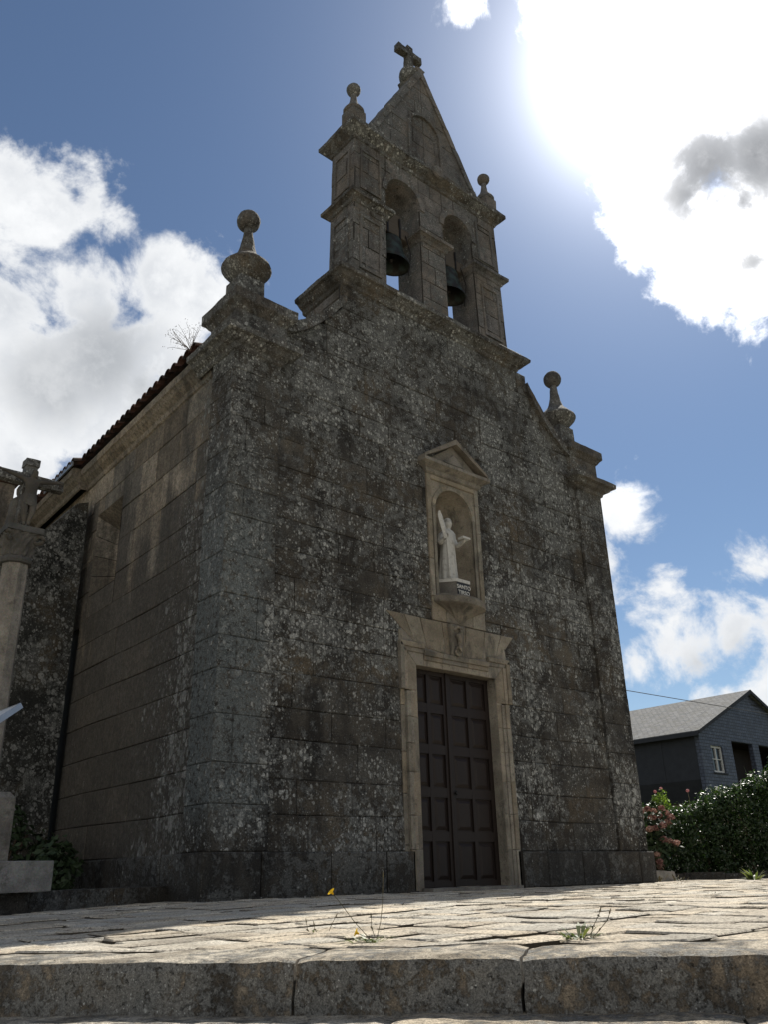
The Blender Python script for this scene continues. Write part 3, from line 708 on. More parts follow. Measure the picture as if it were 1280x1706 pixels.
# pediment
mb = MB(); AX, AZ_ = 4.40, 16.90; PB = 13.74; hw = 1.73; py = FY+.10
def ped_hi(x): return PB+(AZ_-PB)*max(0, 1-abs(x-AX)/hw)
for c in cells(AX-hw, AX+hw, courses(PB, AZ_, .34, .46), (.45, .9), (), [AX]):
    p = clipped(c, None, lambda x: ped_hi(x)-.12, 10)
    if p: block(mb, p, front(py), gap=.005)
mb.prism([(AX-hw+.02, PB), (AX+hw-.02, PB), (AX, AZ_-.05)], lambda p, k: (p[0], py+.03 if k == 0 else .72, p[1]), 0)
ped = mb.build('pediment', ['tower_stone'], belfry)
mb = MB()
for sg in (-1, 1):            # raking course, laid in separate stepped stones
    m = 7
    for i in range(m):
        t0, t1 = i/m, (i+1)/m-.004
        xa, za = AX+sg*hw*(1-t0), PB+(AZ_-PB)*t0; xb2, zb2 = AX+sg*hw*(1-t1), PB+(AZ_-PB)*t1
        j = .02*rng.random()
        mb.prism([(xa, za+.0), (xa-sg*.14, za-.0), (xb2-sg*.14, zb2-.02), (xb2+sg*j, zb2+j)], lambda p, q: (p[0], py-.035 if q == 0 else .74, p[1]))
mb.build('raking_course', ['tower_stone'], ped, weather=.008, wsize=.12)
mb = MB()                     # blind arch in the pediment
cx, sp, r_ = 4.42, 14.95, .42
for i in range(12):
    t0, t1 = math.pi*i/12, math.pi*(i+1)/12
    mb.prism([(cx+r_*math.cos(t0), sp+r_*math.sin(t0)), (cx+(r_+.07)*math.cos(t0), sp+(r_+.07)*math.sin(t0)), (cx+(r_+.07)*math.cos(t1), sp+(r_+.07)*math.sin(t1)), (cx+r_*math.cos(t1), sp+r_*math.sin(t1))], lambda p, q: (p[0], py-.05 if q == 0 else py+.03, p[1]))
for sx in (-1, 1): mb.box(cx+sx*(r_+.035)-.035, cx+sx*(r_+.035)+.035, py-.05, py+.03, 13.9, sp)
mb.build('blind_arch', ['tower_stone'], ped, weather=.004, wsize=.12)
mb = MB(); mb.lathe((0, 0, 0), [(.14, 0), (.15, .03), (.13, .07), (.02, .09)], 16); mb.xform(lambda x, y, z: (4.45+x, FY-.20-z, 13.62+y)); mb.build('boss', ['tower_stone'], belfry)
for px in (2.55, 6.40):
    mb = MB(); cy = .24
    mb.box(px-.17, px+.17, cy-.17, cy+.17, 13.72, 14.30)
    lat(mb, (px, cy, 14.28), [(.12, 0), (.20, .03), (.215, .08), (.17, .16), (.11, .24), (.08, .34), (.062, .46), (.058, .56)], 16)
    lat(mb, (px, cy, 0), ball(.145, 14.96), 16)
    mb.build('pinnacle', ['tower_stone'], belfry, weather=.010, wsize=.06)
mb = MB(); cy = .50
lat(mb, (4.42, cy, 0), ball(.24, 17.02), 18)
mb.box(4.42-.085, 4.42+.085, cy-.08, cy+.08, 17.2, 17.93)
for sg in (-1, 1): mb.prism([(0, -.08), (.24, -.085), (.36, -.105), (.36, .105), (.24, .085), (0, .08)], lambda p, q: (4.42+sg*p[0], cy-.078 if q == 0 else cy+.078, 17.72+p[1]))
mb.build('stone_cross', ['cap_stone'], belfry, weather=.014, wsize=.06)

# ================================================================ NICHE
NX, NR, NSP, NB = 4.53, .455, 5.98, 4.45
mb = MB(); seg = 18; dep = .47
ys = FY+.02
for j in range(seg):           # half cylinder back wall with a quarter sphere head
    t0, t1 = math.pi*j/seg, math.pi*(j+1)/seg
    q = lambda t: (NX-NR*math.cos(t), ys+dep*math.sin(t))
    (xa, ya), (xb2, yb2) = q(t0), q(t1)
    mb.face([(xa, ya, NB), (xb2, yb2, NB), (xb2, yb2, NSP), (xa, ya, NSP)])
    for i in range(8):
        f0, f1 = math.pi/2*i/8, math.pi/2*(i+1)/8
        P = lambda t, f: (NX-NR*math.cos(t)*math.cos(f), ys+dep*math.sin(t)*math.cos(f), NSP+NR*math.sin(f))
        mb.face([P(t0, f0), P(t1, f0), P(t1, f1), P(t0, f1)])
mb.face([(NX-NR, ys, NB), (NX+NR, ys, NB), (NX+NR, ys+dep, NB), (NX-NR, ys+dep, NB)])
fy = FY-.035
def fr(a, b, c, d): block(mb, [(a, c), (b, c), (b, d), (a, d)], front(fy), proud=0, deep=.10, gap=.002, cham=.01)
FL, FR_, FT = 3.89, 5.17, 6.62
for c0, c1 in ((4.40, 5.05), (5.05, 5.75), (5.75, FT)):
    fr(FL, FL+.10, c0, c1); fr(FR_-.10, FR_, c0, c1)
fr(FL+.10, FR_-.10, FT-.09, FT)
def arch_np(x): return NSP+math.sqrt(max(0, NR**2-(x-NX)**2))
m = 14; fy2 = FY-.005
for i in range(m):
    a = NX-NR+2*NR*i/m; b = NX-NR+2*NR*(i+1)/m
    mb.prism([(a, arch_np(a)), (b, arch_np(b)), (b, FT-.08), (a, FT-.08)], lambda p, k: (p[0], fy2 if k == 0 else ys, p[1]), 0, (.5, .5))
mb.box(FL+.09, NX-NR, fy2, ys, NB-.05, FT-.08, 0, (.5, .5)); mb.box(NX+NR, FR_-.09, fy2, ys, NB-.05, FT-.08, 0, (.5, .5))
for i in range(16):            # inner bead round the opening
    t0, t1 = math.pi*i/16, math.pi*(i+1)/16; ra, rb = NR, NR+.075
    mb.prism([(NX+ra*math.cos(t0), NSP+ra*math.sin(t0)), (NX+rb*math.cos(t0), NSP+rb*math.sin(t0)), (NX+rb*math.cos(t1), NSP+rb*math.sin(t1)), (NX+ra*math.cos(t1), NSP+ra*math.sin(t1))], lambda p, k: (p[0], fy2-.022 if k == 0 else fy2+.01, p[1]))
for sx in (-1, 1):
    a, b = sorted((NX+sx*NR, NX+sx*(NR+.06))); mb.box(a, b, fy2-.022, fy2+.01, NB, NSP)
niche = mb.build('niche', ['warm_stone'], church)
mb = MB(); np_ = [(0, FT), (.03, FT+.02), (.05, FT+.08), (.13, FT+.13), (.17, FT+.15), (.17, FT+.21), (.0, FT+.24)]
mb.sweep([(FL, FY+.05), (FL, fy), (FR_, fy), (FR_, FY+.05)], np_); mb.box(FL, FR_, fy, FY+.05, FT, FT+.23)
pz = FT+.22; pa = (FL+FR_)/2
hw2 = (FR_-FL)/2+.15
for sg in (-1, 1):
    mb.prism([(hw2, 0), (hw2-.02, .07), (0, .56), (0, .46)], lambda p, k: (pa+sg*p[0], fy-.15 if k == 0 else FY+.05, pz+p[1]))
mb.prism([(-hw2+.12, .0), (hw2-.12, .0), (0, .46)], lambda p, k: (pa+p[0], fy-.03 if k == 0 else FY+.05, pz+p[1]))
mb.prism([(-.25, .08), (.25, .08), (0, .27)], lambda p, k: (pa+p[0], fy-.06 if k == 0 else FY+.05, pz+p[1]))
mb.build('niche_pediment', ['dark_warm_stone'], niche, weather=.006, wsize=.08)
mb = MB()                      # half-round bracket under the niche, fluted like a shell
for (zz, rr) in (): pass
cp = [(.02, 3.98), (.10, 4.03), (.16, 4.10), (.27, 4.17), (.37, 4.22), (.44, 4.25), (.50, 4.28), (.54, 4.30), (.55, 4.33), (.55, 4.40), (.52, 4.42), (.50, 4.44), (.0, 4.44)]
sg_ = 40; vs = []
for (rr, zz) in cp:
    for i in range(sg_+1):
        t = math.pi*i/sg_; f = 1-.08*abs(math.sin(t*9))*(1 if zz < 4.27 else 0)
        vs.append((NX-rr*f*math.cos(t)*1.08, FY+.03-rr*f*math.sin(t)*.62, zz))
fs = [(j*(sg_+1)+i, j*(sg_+1)+i+1, (j+1)*(sg_+1)+i+1, (j+1)*(sg_+1)+i) for j in range(len(cp)-1) for i in range(sg_)]
mb.mesh(vs, fs)
mb.build('niche_bracket', ['dark_warm_stone'], niche, weather=.006, wsize=.06)

# ================================================================ SIDE WALL, EAVES, ROOF
mb = MB(); sw = side(.06)
WO = (4.05, 5.25, 5.02, 6.62)
cz = [.53]+courses(.53, 7.5, .46, .62)[1:]
for c in cells(.62, 5.55, cs := cz, (.6, 1.25), [WO]):
    block(mb, jog([(c[0], c[2]), (c[1], c[2]), (c[1], c[3]), (c[0], c[3])]) if c[3] < 4.9 or c[1] < 3.9 else [(c[0], c[2]), (c[1], c[2]), (c[1], c[3]), (c[0], c[3])], sw, gap=.0035, cham=.012, flank=rng.choice((0, 0, 1)))
for c in cells(5.5, 12.0, courses(4.5, 7.5, .46, .62), (.6, 1.25)):
    block(mb, [(c[0], c[2]), (c[1], c[2]), (c[1], c[3]), (c[0], c[3])], sw, gap=.004)
def sbox(u0, u1, z0, z1, d0, d1, mi=0): mb.prism([(u0, z0), (u1, z0), (u1, z1), (u0, z1)], lambda p, k: sw(p[0], p[1], d0 if k == 0 else d1), mi, (.5, .5))
sbox(.3, WO[0], .0, 7.7, -.04, -.7, 1); sbox(WO[1], 12, .0, 7.7, -.04, -.7, 1); sbox(WO[0], WO[1], 0, WO[2], -.04, -.7, 1); sbox(WO[0], WO[1], WO[3], 7.7, -.04, -.7, 1)
# splayed reveal
o = [(WO[0], WO[2]), (WO[1], WO[2]), (WO[1], WO[3]), (WO[0], WO[3])]; i_ = [(4.33, 5.12), (4.97, 5.12), (4.97, 6.30), (4.33, 6.30)]
for q in range(4):
    a, b = o[q], o[(q+1) % 4]; c2, d2 = i_[(q+1) % 4], i_[q]
    if q in (1, 3):
        k = 4
        for s_ in range(k):
            L = lambda p, r2, t: (p[0]+(r2[0]-p[0])*t, p[1]+(r2[1]-p[1])*t)
            A_, B_ = L(a, b, s_/k+.004), L(a, b, (s_+1)/k-.004); C_, D_ = L(d2, c2, (s_+1)/k-.004), L(d2, c2, s_/k+.004)
            mb.face([sw(*A_, 0), sw(*B_, 0), sw(*C_, -.42), sw(*D_, -.42)], mb.rnd())
    else: mb.face([sw(*a, 0), sw(*b, 0), sw(*c2, -.42), sw(*d2, -.42)], mb.rnd())
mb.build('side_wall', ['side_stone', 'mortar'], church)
win = MB(); win.face([sw(*p, -.45) for p in i_]); wo = win.build('window', ['glass'], church)
fmb = MB()
for (a, b, c, d) in ((4.33, 4.38, 5.12, 6.30), (4.92, 4.97, 5.12, 6.30), (4.38, 4.92, 5.12, 5.17), (4.38, 4.92, 6.25, 6.30), (4.63, 4.67, 5.17, 6.25), (4.38, 4.92, 5.68, 5.72)):
    fmb.prism([(a, c), (b, c), (b, d), (a, d)], lambda p, k: sw(p[0], p[1], -.40 if k == 0 else -.45))
fmb.build('window_frame', ['old_wood'], wo)
EP = [(0, 7.42), (.03, 7.44), (.05, 7.52), (.14, 7.60), (.18, 7.66), (.21, 7.68), (.22, 7.80), (.20, 7.84), (-.4, 7.88), (-.4, 7.42)]
p3 = lambda u, d: sw(u, 0, d)[:2]
mb = MB()
us = [.75, 1.75, 2.9, 4.0, 5.1, 5.95]
for i in range(len(us)-1): mb.sweep([p3(us[i+1]-.006, 0), p3(us[i], 0)], EP)
mb.build('eave_cornice', ['side_stone'], church, weather=.008, wsize=.12)
mb = MB(); mb.sweep([p3(12, .16), p3(5.97, .16)], EP); mb.build('eave_cornice', ['side_stone'], church, weather=.008, wsize=.14)
mb = MB(); mb.sweep([p3(7.6, .39), p3(5.9, .39)], [(.0, 7.86), (.03, 7.84), (.03, 7.94), (.015, 7.94), (.015, 7.86)]); 
mb.prism([(5.9, 7.845), (7.6, 7.845), (7.6, 7.93), (5.9, 7.93)], lambda p, k: sw(p[0], p[1], .404 if k == 0 else .39)); mb.build('gutter', ['zinc'], church)
# barrel tile roof: rows of half-round tiles running up the slope, left slope only is ever seen, the right one completes it
mb = MB(); SL = math.tan(R(20))
def tile_row(u, flip, n=9, step=.46):
    for k in range(n):
        lap = .02; x0 = -.29-(.14 if u > 5.85 else 0)+k*step; x1 = x0+step+.06
        z0 = 7.91+(x0+.29)*SL+.03; z1 = 7.91+(x1+.29)*SL
        ra, rb = .105, .085; vs = []; rn_ = mb.rnd(); ux = u+rng.uniform(-.012, .012)
        for (xx, zz, rr) in ((x0, z0, ra), (x1, z1, rb)):
            for i in range(7):
                t = math.pi*i/6; du = rr*math.cos(t); q = sw(ux+du, zz+rr*math.sin(t), -xx); vs.append(q)
        if not flip:
            mb.mesh(vs, [(i, i+1, 8+i, 7+i) for i in range(6)], rn_)
            vs2 = [sw(ux+.088*math.cos(math.pi*i/6), z0+.088*math.sin(math.pi*i/6)-.004, -x0) for i in range(7)]
            mb.mesh(vs[:7]+vs2, [(i, i+1, 8+i, 7+i) for i in range(6)], rn_)
u = .95
while u < 9.5:
    tile_row(u, False); u += .235
# flat sheet of channel tiles under the covers, both slopes
mb.face([sw(.62, 7.89, .24), sw(12, 7.89, .24), sw(12, 7.89+4.68*SL, -4.44), sw(.62, 7.89+4.68*SL, -4.44)], (.2, .5))
mb.face([(4.5, .62, 7.89+4.68*SL), (4.5, 12, 7.89+4.68*SL), (9.35, 12, 7.90), (9.35, .62, 7.90)], (.4, .5))
mb.build('tile_roof', ['roof_tile'], church)
mb = MB(); mb.box(8.9, 8.96, .6, 12, 0, 7.9); mb.box(.4, 8.95, 11.9, 12, 0, 7.9); mb.build('rear_wall', ['side_stone'], church)
# buttress wing with sloping lichened top
mb = MB(); bp = [(-2.6, 0), (.1, 0), (.1, 6.95), (-.12, 6.86), (-.45, 6.42), (-.75, 6.05), (-.95, 5.75), (-1.5, 5.35), (-2.6, 4.8)]
mb.prism(bp, lambda p, k: (p[0], 5.42 if k == 0 else 6.0, p[1]))
mb.build('buttress', ['dark_lichen_stone'], church, weather=.02, wsize=.16)
# projecting chapel further back with a red tile verge
mb = MB(); mb.box(-1.5, -.44, 8.5, 11, 0, 8.28); ch = mb.build('side_chapel', ['side_stone'], church, weather=.01, wsize=.4)
mb = MB()
mb.sweep([(-.42, 11), (-.42, 8.48), (-1.5, 8.48)][::-1], [(0, 8.28), (.05, 8.30), (.07, 8.38), (-.3, 8.40), (-.3, 8.28)])
for i in range(7):
    mb.tube([(-.5-.2*i, 8.36, 8.43), (-.5-.2*i, 9.4, 8.60)], .085, 8)
mb.build('chapel_roof', ['roof_tile'], ch)

# ================================================================ BELLS
def bell(x, zc, label):
    t = thing('bell', label, 'bell', (x, .40, zc), 'bells hanging in the belfry arches')
    mb = MB(); prof = [(.40, 0), (.405, .03), (.36, .12), (.30, .26), (.265, .42), (.25, .55), (.22, .62), (.12, .67), (.02, .69)]
    inner = [(.02, .64), (.2, .58), (.23, .42), (.26, .26), (.32, .11), (.37, .02), (.40, 0)]
    vs = []; sg2 = 28; pr = prof[::-1]+inner[::-1]
    fs = []
    for (rr, zz) in pr:
        for i in range(sg2): vs.append((x+rr*math.cos(2*math.pi*i/sg2), .40+rr*.78*math.sin(2*math.pi*i/sg2), zc+zz))
    for j in range(len(pr)-1):
        for i in range(sg2): fs.append((j*sg2+i, j*sg2+(i+1) % sg2, (j+1)*sg2+(i+1) % sg2, (j+1)*sg2+i))
    mb.mesh(vs, fs); mb.build('bell_body', ['bronze'], t, smooth=True)
    mb = MB(); mb.tube([(x, .4, zc+.55), (x, .4, zc+.12)], .02, 6); mb.lathe((x, .4, zc+.04), [(.02, 0), (.06, .05), (.05, .1), (.01, .13)], 10); mb.build('clapper', ['iron'], t)
    mb = MB(); mb.box(x-.42, x+.42, .30, .50, zc+.69, zc+.95); mb.box(x-.22, x+.22, .32, .48, zc+.95, zc+1.25); mb.build('headstock', ['old_wood'], t, bevel=.015)
    mb = MB()
    for dx in (-.16, .16): mb.box(x+dx-.02, x+dx+.02, .285, .30, zc+.66, zc+1.15)
    mb.tube([(x+.30, .28, zc+.80), (x+.34, .20, zc+.3), (x+.30, .25, zc-.2)], .012, 6)
    mb.build('bell_strap', ['iron'], t)
bell(3.60, 11.18, 'dark bronze bell hanging in the left arch of the belfry')
bell(5.16, 11.18, 'dark bronze bell hanging in the right arch of the belfry')

# ================================================================ skinned figures
def skin(name, joints, edges, material, parent, sub=2, root=0):
    off = Vector(parent['_loc'])
    me = bpy.data.meshes.new(name); keys = list(joints)
    me.from_pydata([Vector(joints[k][0])-off for k in keys], [(keys.index(a), keys.index(b)) for a, b in edges], [])
    o = bpy.data.objects.new(name, me); COL.objects.link(o); o.parent = parent; o['_loc'] = tuple(off)
    sk = o.modifiers.new('skin', 'SKIN'); sk.use_smooth_shade = True
    for i, k in enumerate(keys):
        q = me.skin_vertices[0].data[i]; rr = joints[k][1]; q.radius = rr if isinstance(rr, tuple) else (rr, rr); q.use_root = (i == root)
    sb = o.modifiers.new('sub', 'SUBSURF'); sb.levels = sub; sb.render_levels = sub
    dg = bpy.context.evaluated_depsgraph_get(); ev = o.evaluated_get(dg); nm = bpy.data.meshes.new_from_object(ev)
    o.modifiers.clear(); o.data = nm; nm.materials.clear(); nm.materials.append(MAT[material])
    for f in nm.polygons: f.use_smooth = True
    return o
def hand(J, E, root, wrist, d, side_, up, s, key):
    """palm, four unequal fingers and a thumb; d = pointing direction, side_ = across the palm"""
    wrist, d, side_, up = Vector(wrist), Vector(d).normalized(), Vector(side_).normalized(), Vector(up)
    J[key+'palm'] = (wrist+d*.09*s, (.042*s, .02*s)); E.append((root, key+'palm'))
    for i, (a, L) in enumerate(((-.035, .075), (-.012, .09), (.012, .085), (.034, .065))):
        b = wrist+d*.10*s+side_*a*s
        J[f'{key}f{i}a'] = (b+d*L*.5*s+up*.006*s, .0105*s); J[f'{key}f{i}b'] = (b+d*L*s-up*.02*s, .009*s)
        E += [(key+'palm', f'{key}f{i}a'), (f'{key}f{i}a', f'{key}f{i}b')]
    J[key+'t1'] = (wrist+d*.06*s-side_*.05*s, .012*s); J[key+'t2'] = (wrist+d*.10*s-side_*.07*s, .010*s)
    E += [(key+'palm', key+'t1'), (key+'t1', key+'t2')]

# ---- white saint in the niche
SX, SY, SZ = 4.52, .24, 4.80
st = thing('saint_statue', 'white stone statue of a robed saint holding a palm, in the niche over the door', 'statue', (SX, SY, SZ))
mb = MB(); rings = []; nseg = 48
prof = [(0, .185, .150), (.05, .182, .148), (.20, .168, .135), (.40, .155, .122), (.58, .145, .112), (.66, .142, .108), (.74, .152, .110), (.84, .165, .112), (.90, .160, .105), (.945, .110, .085), (.97, .058, .056), (1.0, .050, .052)]
for (zz, rx, ry) in prof:
    rg = []
    for i in range(nseg):
        t = 2*math.pi*i/nseg
        amp = .085*max(0, 1-zz/.66)+.02*(zz < .9)
        f = 1+amp*(math.sin(9*t+2.2*math.sin(zz*3))+.5*math.sin(17*t+1))
        lean = .02*zz
        rg.append((SX+rx*f*math.cos(t)+.045*zz, SY+ry*f*math.sin(t)-lean, SZ+zz))
    rings.append(rg)
vs = [p for rg in rings for p in rg]
fs = [(j*nseg+i, j*nseg+(i+1) % nseg, (j+1)*nseg+(i+1) % nseg, (j+1)*nseg+i) for j in range(len(rings)-1) for i in range(nseg)]
fs.append(tuple(reversed(range(nseg)))); mb.mesh(vs, fs)
# head as part of the same body mesh
hx, hy, hz = SX+.045, SY-.03, SZ+1.07
hv = []; hs, hr = 20, 14
for j in range(hr+1):
    f = math.pi*j/hr
    for i in range(hs):
        t = 2*math.pi*i/hs
        dx, dy, dz = math.sin(f)*math.cos(t), math.sin(f)*math.sin(t), math.cos(f)
        jaw = 1-.25*max(0, -dz)
        x_, y_, z_ = .068*dx*jaw, .082*dy*jaw, .105*dz
        if dy < -.3:
            nose = math.exp(-((dx/.16)**2+((dz+.12)/.22)**2)); y_ -= .028*nose
            eye = math.exp(-(((abs(dx)-.38)/.16)**2+((dz-.08)/.12)**2)); y_ += .012*eye
            mouth = math.exp(-((dx/.3)**2+((dz+.47)/.07)**2)); y_ += .008*mouth
        if abs(dy) < .25 and abs(dz) < .25: x_ *= 1.14
        hv.append((hx+x_, hy+y_, hz+z_))
mb.mesh(hv, [(j*hs+i, j*hs+(i+1) % hs, (j+1)*hs+(i+1) % hs, (j+1)*hs+i) for j in range(hr) for i in range(hs)])
mb.build('body', ['white_marble'], st, smooth=True)
mb = MB()      # hair
hv = []
for j in range(8):
    f = math.pi*.58*j/7
    for i in range(hs):
        t = 2*math.pi*i/hs; ff = f*(1.0 if math.sin(t) > -.2 else .62)
        k = 1.09+.05*math.sin(7*t+j)
        hv.append((hx+.072*k*math.sin(ff)*math.cos(t), hy+.008+.086*k*math.sin(ff)*math.sin(t), hz+.012+.105*k*math.cos(ff)))
mb.mesh(hv, [(j*hs+i, j*hs+(i+1) % hs, (j+1)*hs+(i+1) % hs, (j+1)*hs+i) for j in range(7) for i in range(hs)]); mb.build('hair', ['white_marble'], st, smooth=True)
J = {'sh': ((SX+.13, SY-.02, SZ+.87), .062), 'el': ((SX+.20, SY-.06, SZ+.68), .055), 'wr': ((SX+.16, SY-.24, SZ+.70), .040)}
E_ = [('sh', 'el'), ('el', 'wr')]; hand(J, E_, 'wr', J['wr'][0], (-.2, -1, .1), (1, -.2, 0), (0, 0, 1), .8, 'l'); skin('arm', J, E_, 'white_marble', st)
mb = MB(); mb.box(SX+.06, SX+.24, SY-.37, SY-.24, SZ+.725, SZ+.765); mb.build('book', ['white_marble'], st, bevel=.008)
J = {'sh': ((SX-.13, SY-.02, SZ+.87), .062), 'el': ((SX-.20, SY-.05, SZ+.66), .055), 'wr': ((SX-.19, SY-.15, SZ+.72), .040)}
E_ = [('sh', 'el'), ('el', 'wr')]; hand(J, E_, 'wr', J['wr'][0], (-.1, -.9, .2), (0, .2, 1), (1, 0, 0), .8, 'r'); skin('arm', J, E_, 'white_marble', st)
mb = MB()      # palm: slim stem below, long leaf blade leaning outward above
stem = [(SX-.16, SY-.22, SZ+.01), (SX-.18, SY-.23, SZ+.40), (SX-.20, SY-.235, SZ+.74)]
mb.tube(stem, [.020, .020, .022], 8)
bl = []
for k in range(9):
    t = k/8; wdt = .028+.030*math.sin(math.pi*min(1, t*.62+.2)); wdt *= (1 if t < .95 else .35)
    cx_, cy_, cz_ = SX-.20-.15*t, SY-.235-.0*t, SZ+.70+.47*t
    bl.append([(cx_-wdt, cy_+.012, cz_-wdt*.3), (cx_, cy_-.02, cz_), (cx_+wdt, cy_+.012, cz_+wdt*.3), (cx_, cy_+.022, cz_)])
vs = [p for q in bl for p in q]; fs = [(k*4+i, k*4+(i+1) % 4, k*4+4+(i+1) % 4, k*4+4+i) for k in range(8) for i in range(4)]+[(0, 1, 2, 3), (35, 34, 33, 32)]
mb.mesh(vs, fs); mb.build('palm_leaf', ['white_marble'], st)
# pedestal with the inscribed plate
pd = thing('statue_pedestal', 'small pale chamfered pedestal with a black lettered plate, under the white saint', 'pedestal', (4.60, .1, NB))
pp = [(4.27, .38), (4.27, .20), (4.46, -.02), (4.77, -.02), (4.95, .20), (4.95, .38)]
mb = MB(); mb.prism(pp, lambda p, k: (p[0], p[1], NB+.005 if k == 0 else NB+.29)); mb.build('pedestal_body', ['granite'], pd)
mb = MB(); mb.prism([(4.61+(x-4.61)*1.05, .15+(y-.15)*1.08) for x, y in pp], lambda p, k: (p[0], p[1], NB+.292 if k == 0 else NB+.35)); mb.build('pedestal_cap', ['white_marble'], pd)
mb = MB(); mb.box(4.468, 4.762, -.032, -.021, NB+.02, NB+.28); pl_ = mb.build('inscription_plate', ['black_plate'], pd)
def text(s, size, loc, rot, parent, name, material, ext=.004):
    cu = bpy.data.curves.new(name, 'FONT'); cu.body = s; cu.size = size; cu.extrude = ext; cu.align_x = 'CENTER'
    t = bpy.data.objects.new(name, cu); COL.objects.link(t); t.rotation_euler = rot; t.location = loc
    dg = bpy.context.evaluated_depsgraph_get(); me = bpy.data.meshes.new_from_object(t.evaluated_get(dg))
    me.transform(t.matrix_basis); bpy.data.objects.remove(t)
    off = Vector(parent['_loc']); me.transform(Matrix.Translation(-off))
    o = bpy.data.objects.new(name, me); COL.objects.link(o); o.parent = parent; me.materials.clear(); me.materials.append(MAT[material]); return o
text('SANTO\nTIRSO', .098, (4.615, -.036, NB+.178), (R(90), 0, 0), pl_, 'lettering', 'letter')

# ================================================================ GROUND
def gz(x): return .021*min(x, 0) if x > -9 else -.19
mb = MB()
mb.face([(-1500, -1500, -.75), (1500, -1500, -.75), (1500, 1500, -.75), (-1500, 1500, -.75)])
structure(mb.build('ground', ['grass_ground']))
# step line (front edge of the top step) in world space
EA, EB = Vector((-3.96, -5.40)), Vector((-2.225, -7.87)); ED = (EB-EA).normalized(); EN = Vector((-ED.y, ED.x))   # EN points towards the church
if EN.dot(Vector((1, 1))) < 0: EN = -EN
mb = MB()
def inside(p): return (Vector(p)-EA).dot(EN)
def clip_half(P, off):
    out = []
    for i in range(len(P)):
        a, b = P[i-1], P[i]; da, db = inside(a)-off, inside(b)-off
        if da*db < 0:
            t = da/(da-db); out.append((a[0]+(b[0]-a[0])*t, a[1]+(b[1]-a[1])*t))
        if db >= 0: out.append(b)
    return out
slabs = []
def split(x0, x1, y0, y1, d=0):
    w_, h_ = x1-x0, y1-y0
    lim = rng.uniform(.24, .70)
    if max(w_, h_) < lim or d > 12: slabs.append((x0, x1, y0, y1)); return
    t = rng.uniform(.36, .64)
    if w_*rng.uniform(.8, 1.25) > h_*1.25: split(x0, x0+w_*t, y0, y1, d+1); split(x0+w_*t, x1, y0, y1, d+1)
    else: split(x0, x1, y0, y0+h_*t, d+1); split(x0, x1, y0+h_*t, y1, d+1)
split(-7.5, 16.5, -12.5, -.02); split(-7.5, -.1, -.02, 1.3); split(9.15, 16.5, -.02, 3.4)
def rel(x, y): return .005*noise.noise((x*2.5, y*2.5, 1))+.005*noise.noise((x*9, y*9, 4))
for (x0, x1, y0, y1) in slabs:
    cxy = Vector(((x0+x1)/2, (y0+y1)/2))
    dist = (cxy-Vector((CAM.x, CAM.y))).length
    wob = lambda x, y: (x+.10*noise.noise((x*.9, y*.9, 3.1)), y+.10*noise.noise((x*.9, y*.9, 8.4)))
    P = [(x0, y0), ((x0+x1)/2, y0), (x1, y0), (x1, (y0+y1)/2), (x1, y1), ((x0+x1)/2, y1), (x0, y1), (x0, (y0+y1)/2)]
    P = [wob(*p) for p in P]; P = clip_half(P, .44)
    if len(P) < 3 or area(P) < .02: continue
    gap = rng.uniform(.006, .022)
    tz, tx, ty = rng.uniform(-.007, .007), rng.uniform(-.010, .010), rng.uniform(-.010, .010)
    zf = lambda x, y, o=0: gz(x)+tz+tx*(x-cxy.x)+ty*(y-cxy.y)+o
    a = offset_poly(P, gap); b = offset_poly(P, gap+.007)
    n = len(P)
    if area(b) < .01: continue
    rn_ = mb.rnd(); c_ = Vector((sum(p[0] for p in b)/n, sum(p[1] for p in b)/n))
    rings = [[(p[0], p[1], gz(p[0])-.06) for p in a], [(p[0], p[1], zf(p[0], p[1], -.006)) for p in a]]
    res = 7 if dist < 6.5 else 4
    dense = []
    for i in range(n):
        p, q = b[i], b[(i+1) % n]
        dense.append(p)
    rings.append([(p[0], p[1], zf(p[0], p[1])+rel(p[0], p[1])) for p in b])
    for k in range(1, res):
        f = 1-k/res
        rings.append([(c_.x+(p[0]-c_.x)*f, c_.y+(p[1]-c_.y)*f, zf(c_.x+(p[0]-c_.x)*f, c_.y+(p[1]-c_.y)*f)+rel(c_.x+(p[0]-c_.x)*f, c_.y+(p[1]-c_.y)*f)) for p in b])
    vs = [p for rg in rings for p in rg]+[(c_.x, c_.y, zf(c_.x, c_.y))]
    fs = [(j*n+i, j*n+(i+1) % n, (j+1)*n+(i+1) % n, (j+1)*n+i) for j in range(1, len(rings)-1) for i in range(n)]
    mb.mesh(vs, [(i, (i+1) % n, n+(i+1) % n, n+i) for i in range(n)], rn_, 1)  # dark slab flanks: joint dirt plus edge shade put into the colour
    L = (len(rings)-1)*n; fs += [(L+i, L+(i+1) % n, len(vs)-1) for i in range(n)]
    mb.mesh(vs, fs, rn_)
structure(mb.build('pavement', ['pavement', 'dirt_and_edge_shade'], recalc=False))
mb = MB()
xs = [-9, -7, -5, -4, -3, -2, -1, 0, 9, 17]
for i in range(len(xs)-1):
    P = clip_half([(xs[i], -13), (xs[i+1], -13), (xs[i+1], 9), (xs[i], 9)], .2)
    if len(P) > 2: mb.face([(p[0], p[1], gz(p[0])-.032) for p in P])
structure(mb.build('joint_bed', ['dirt_and_edge_shade']))
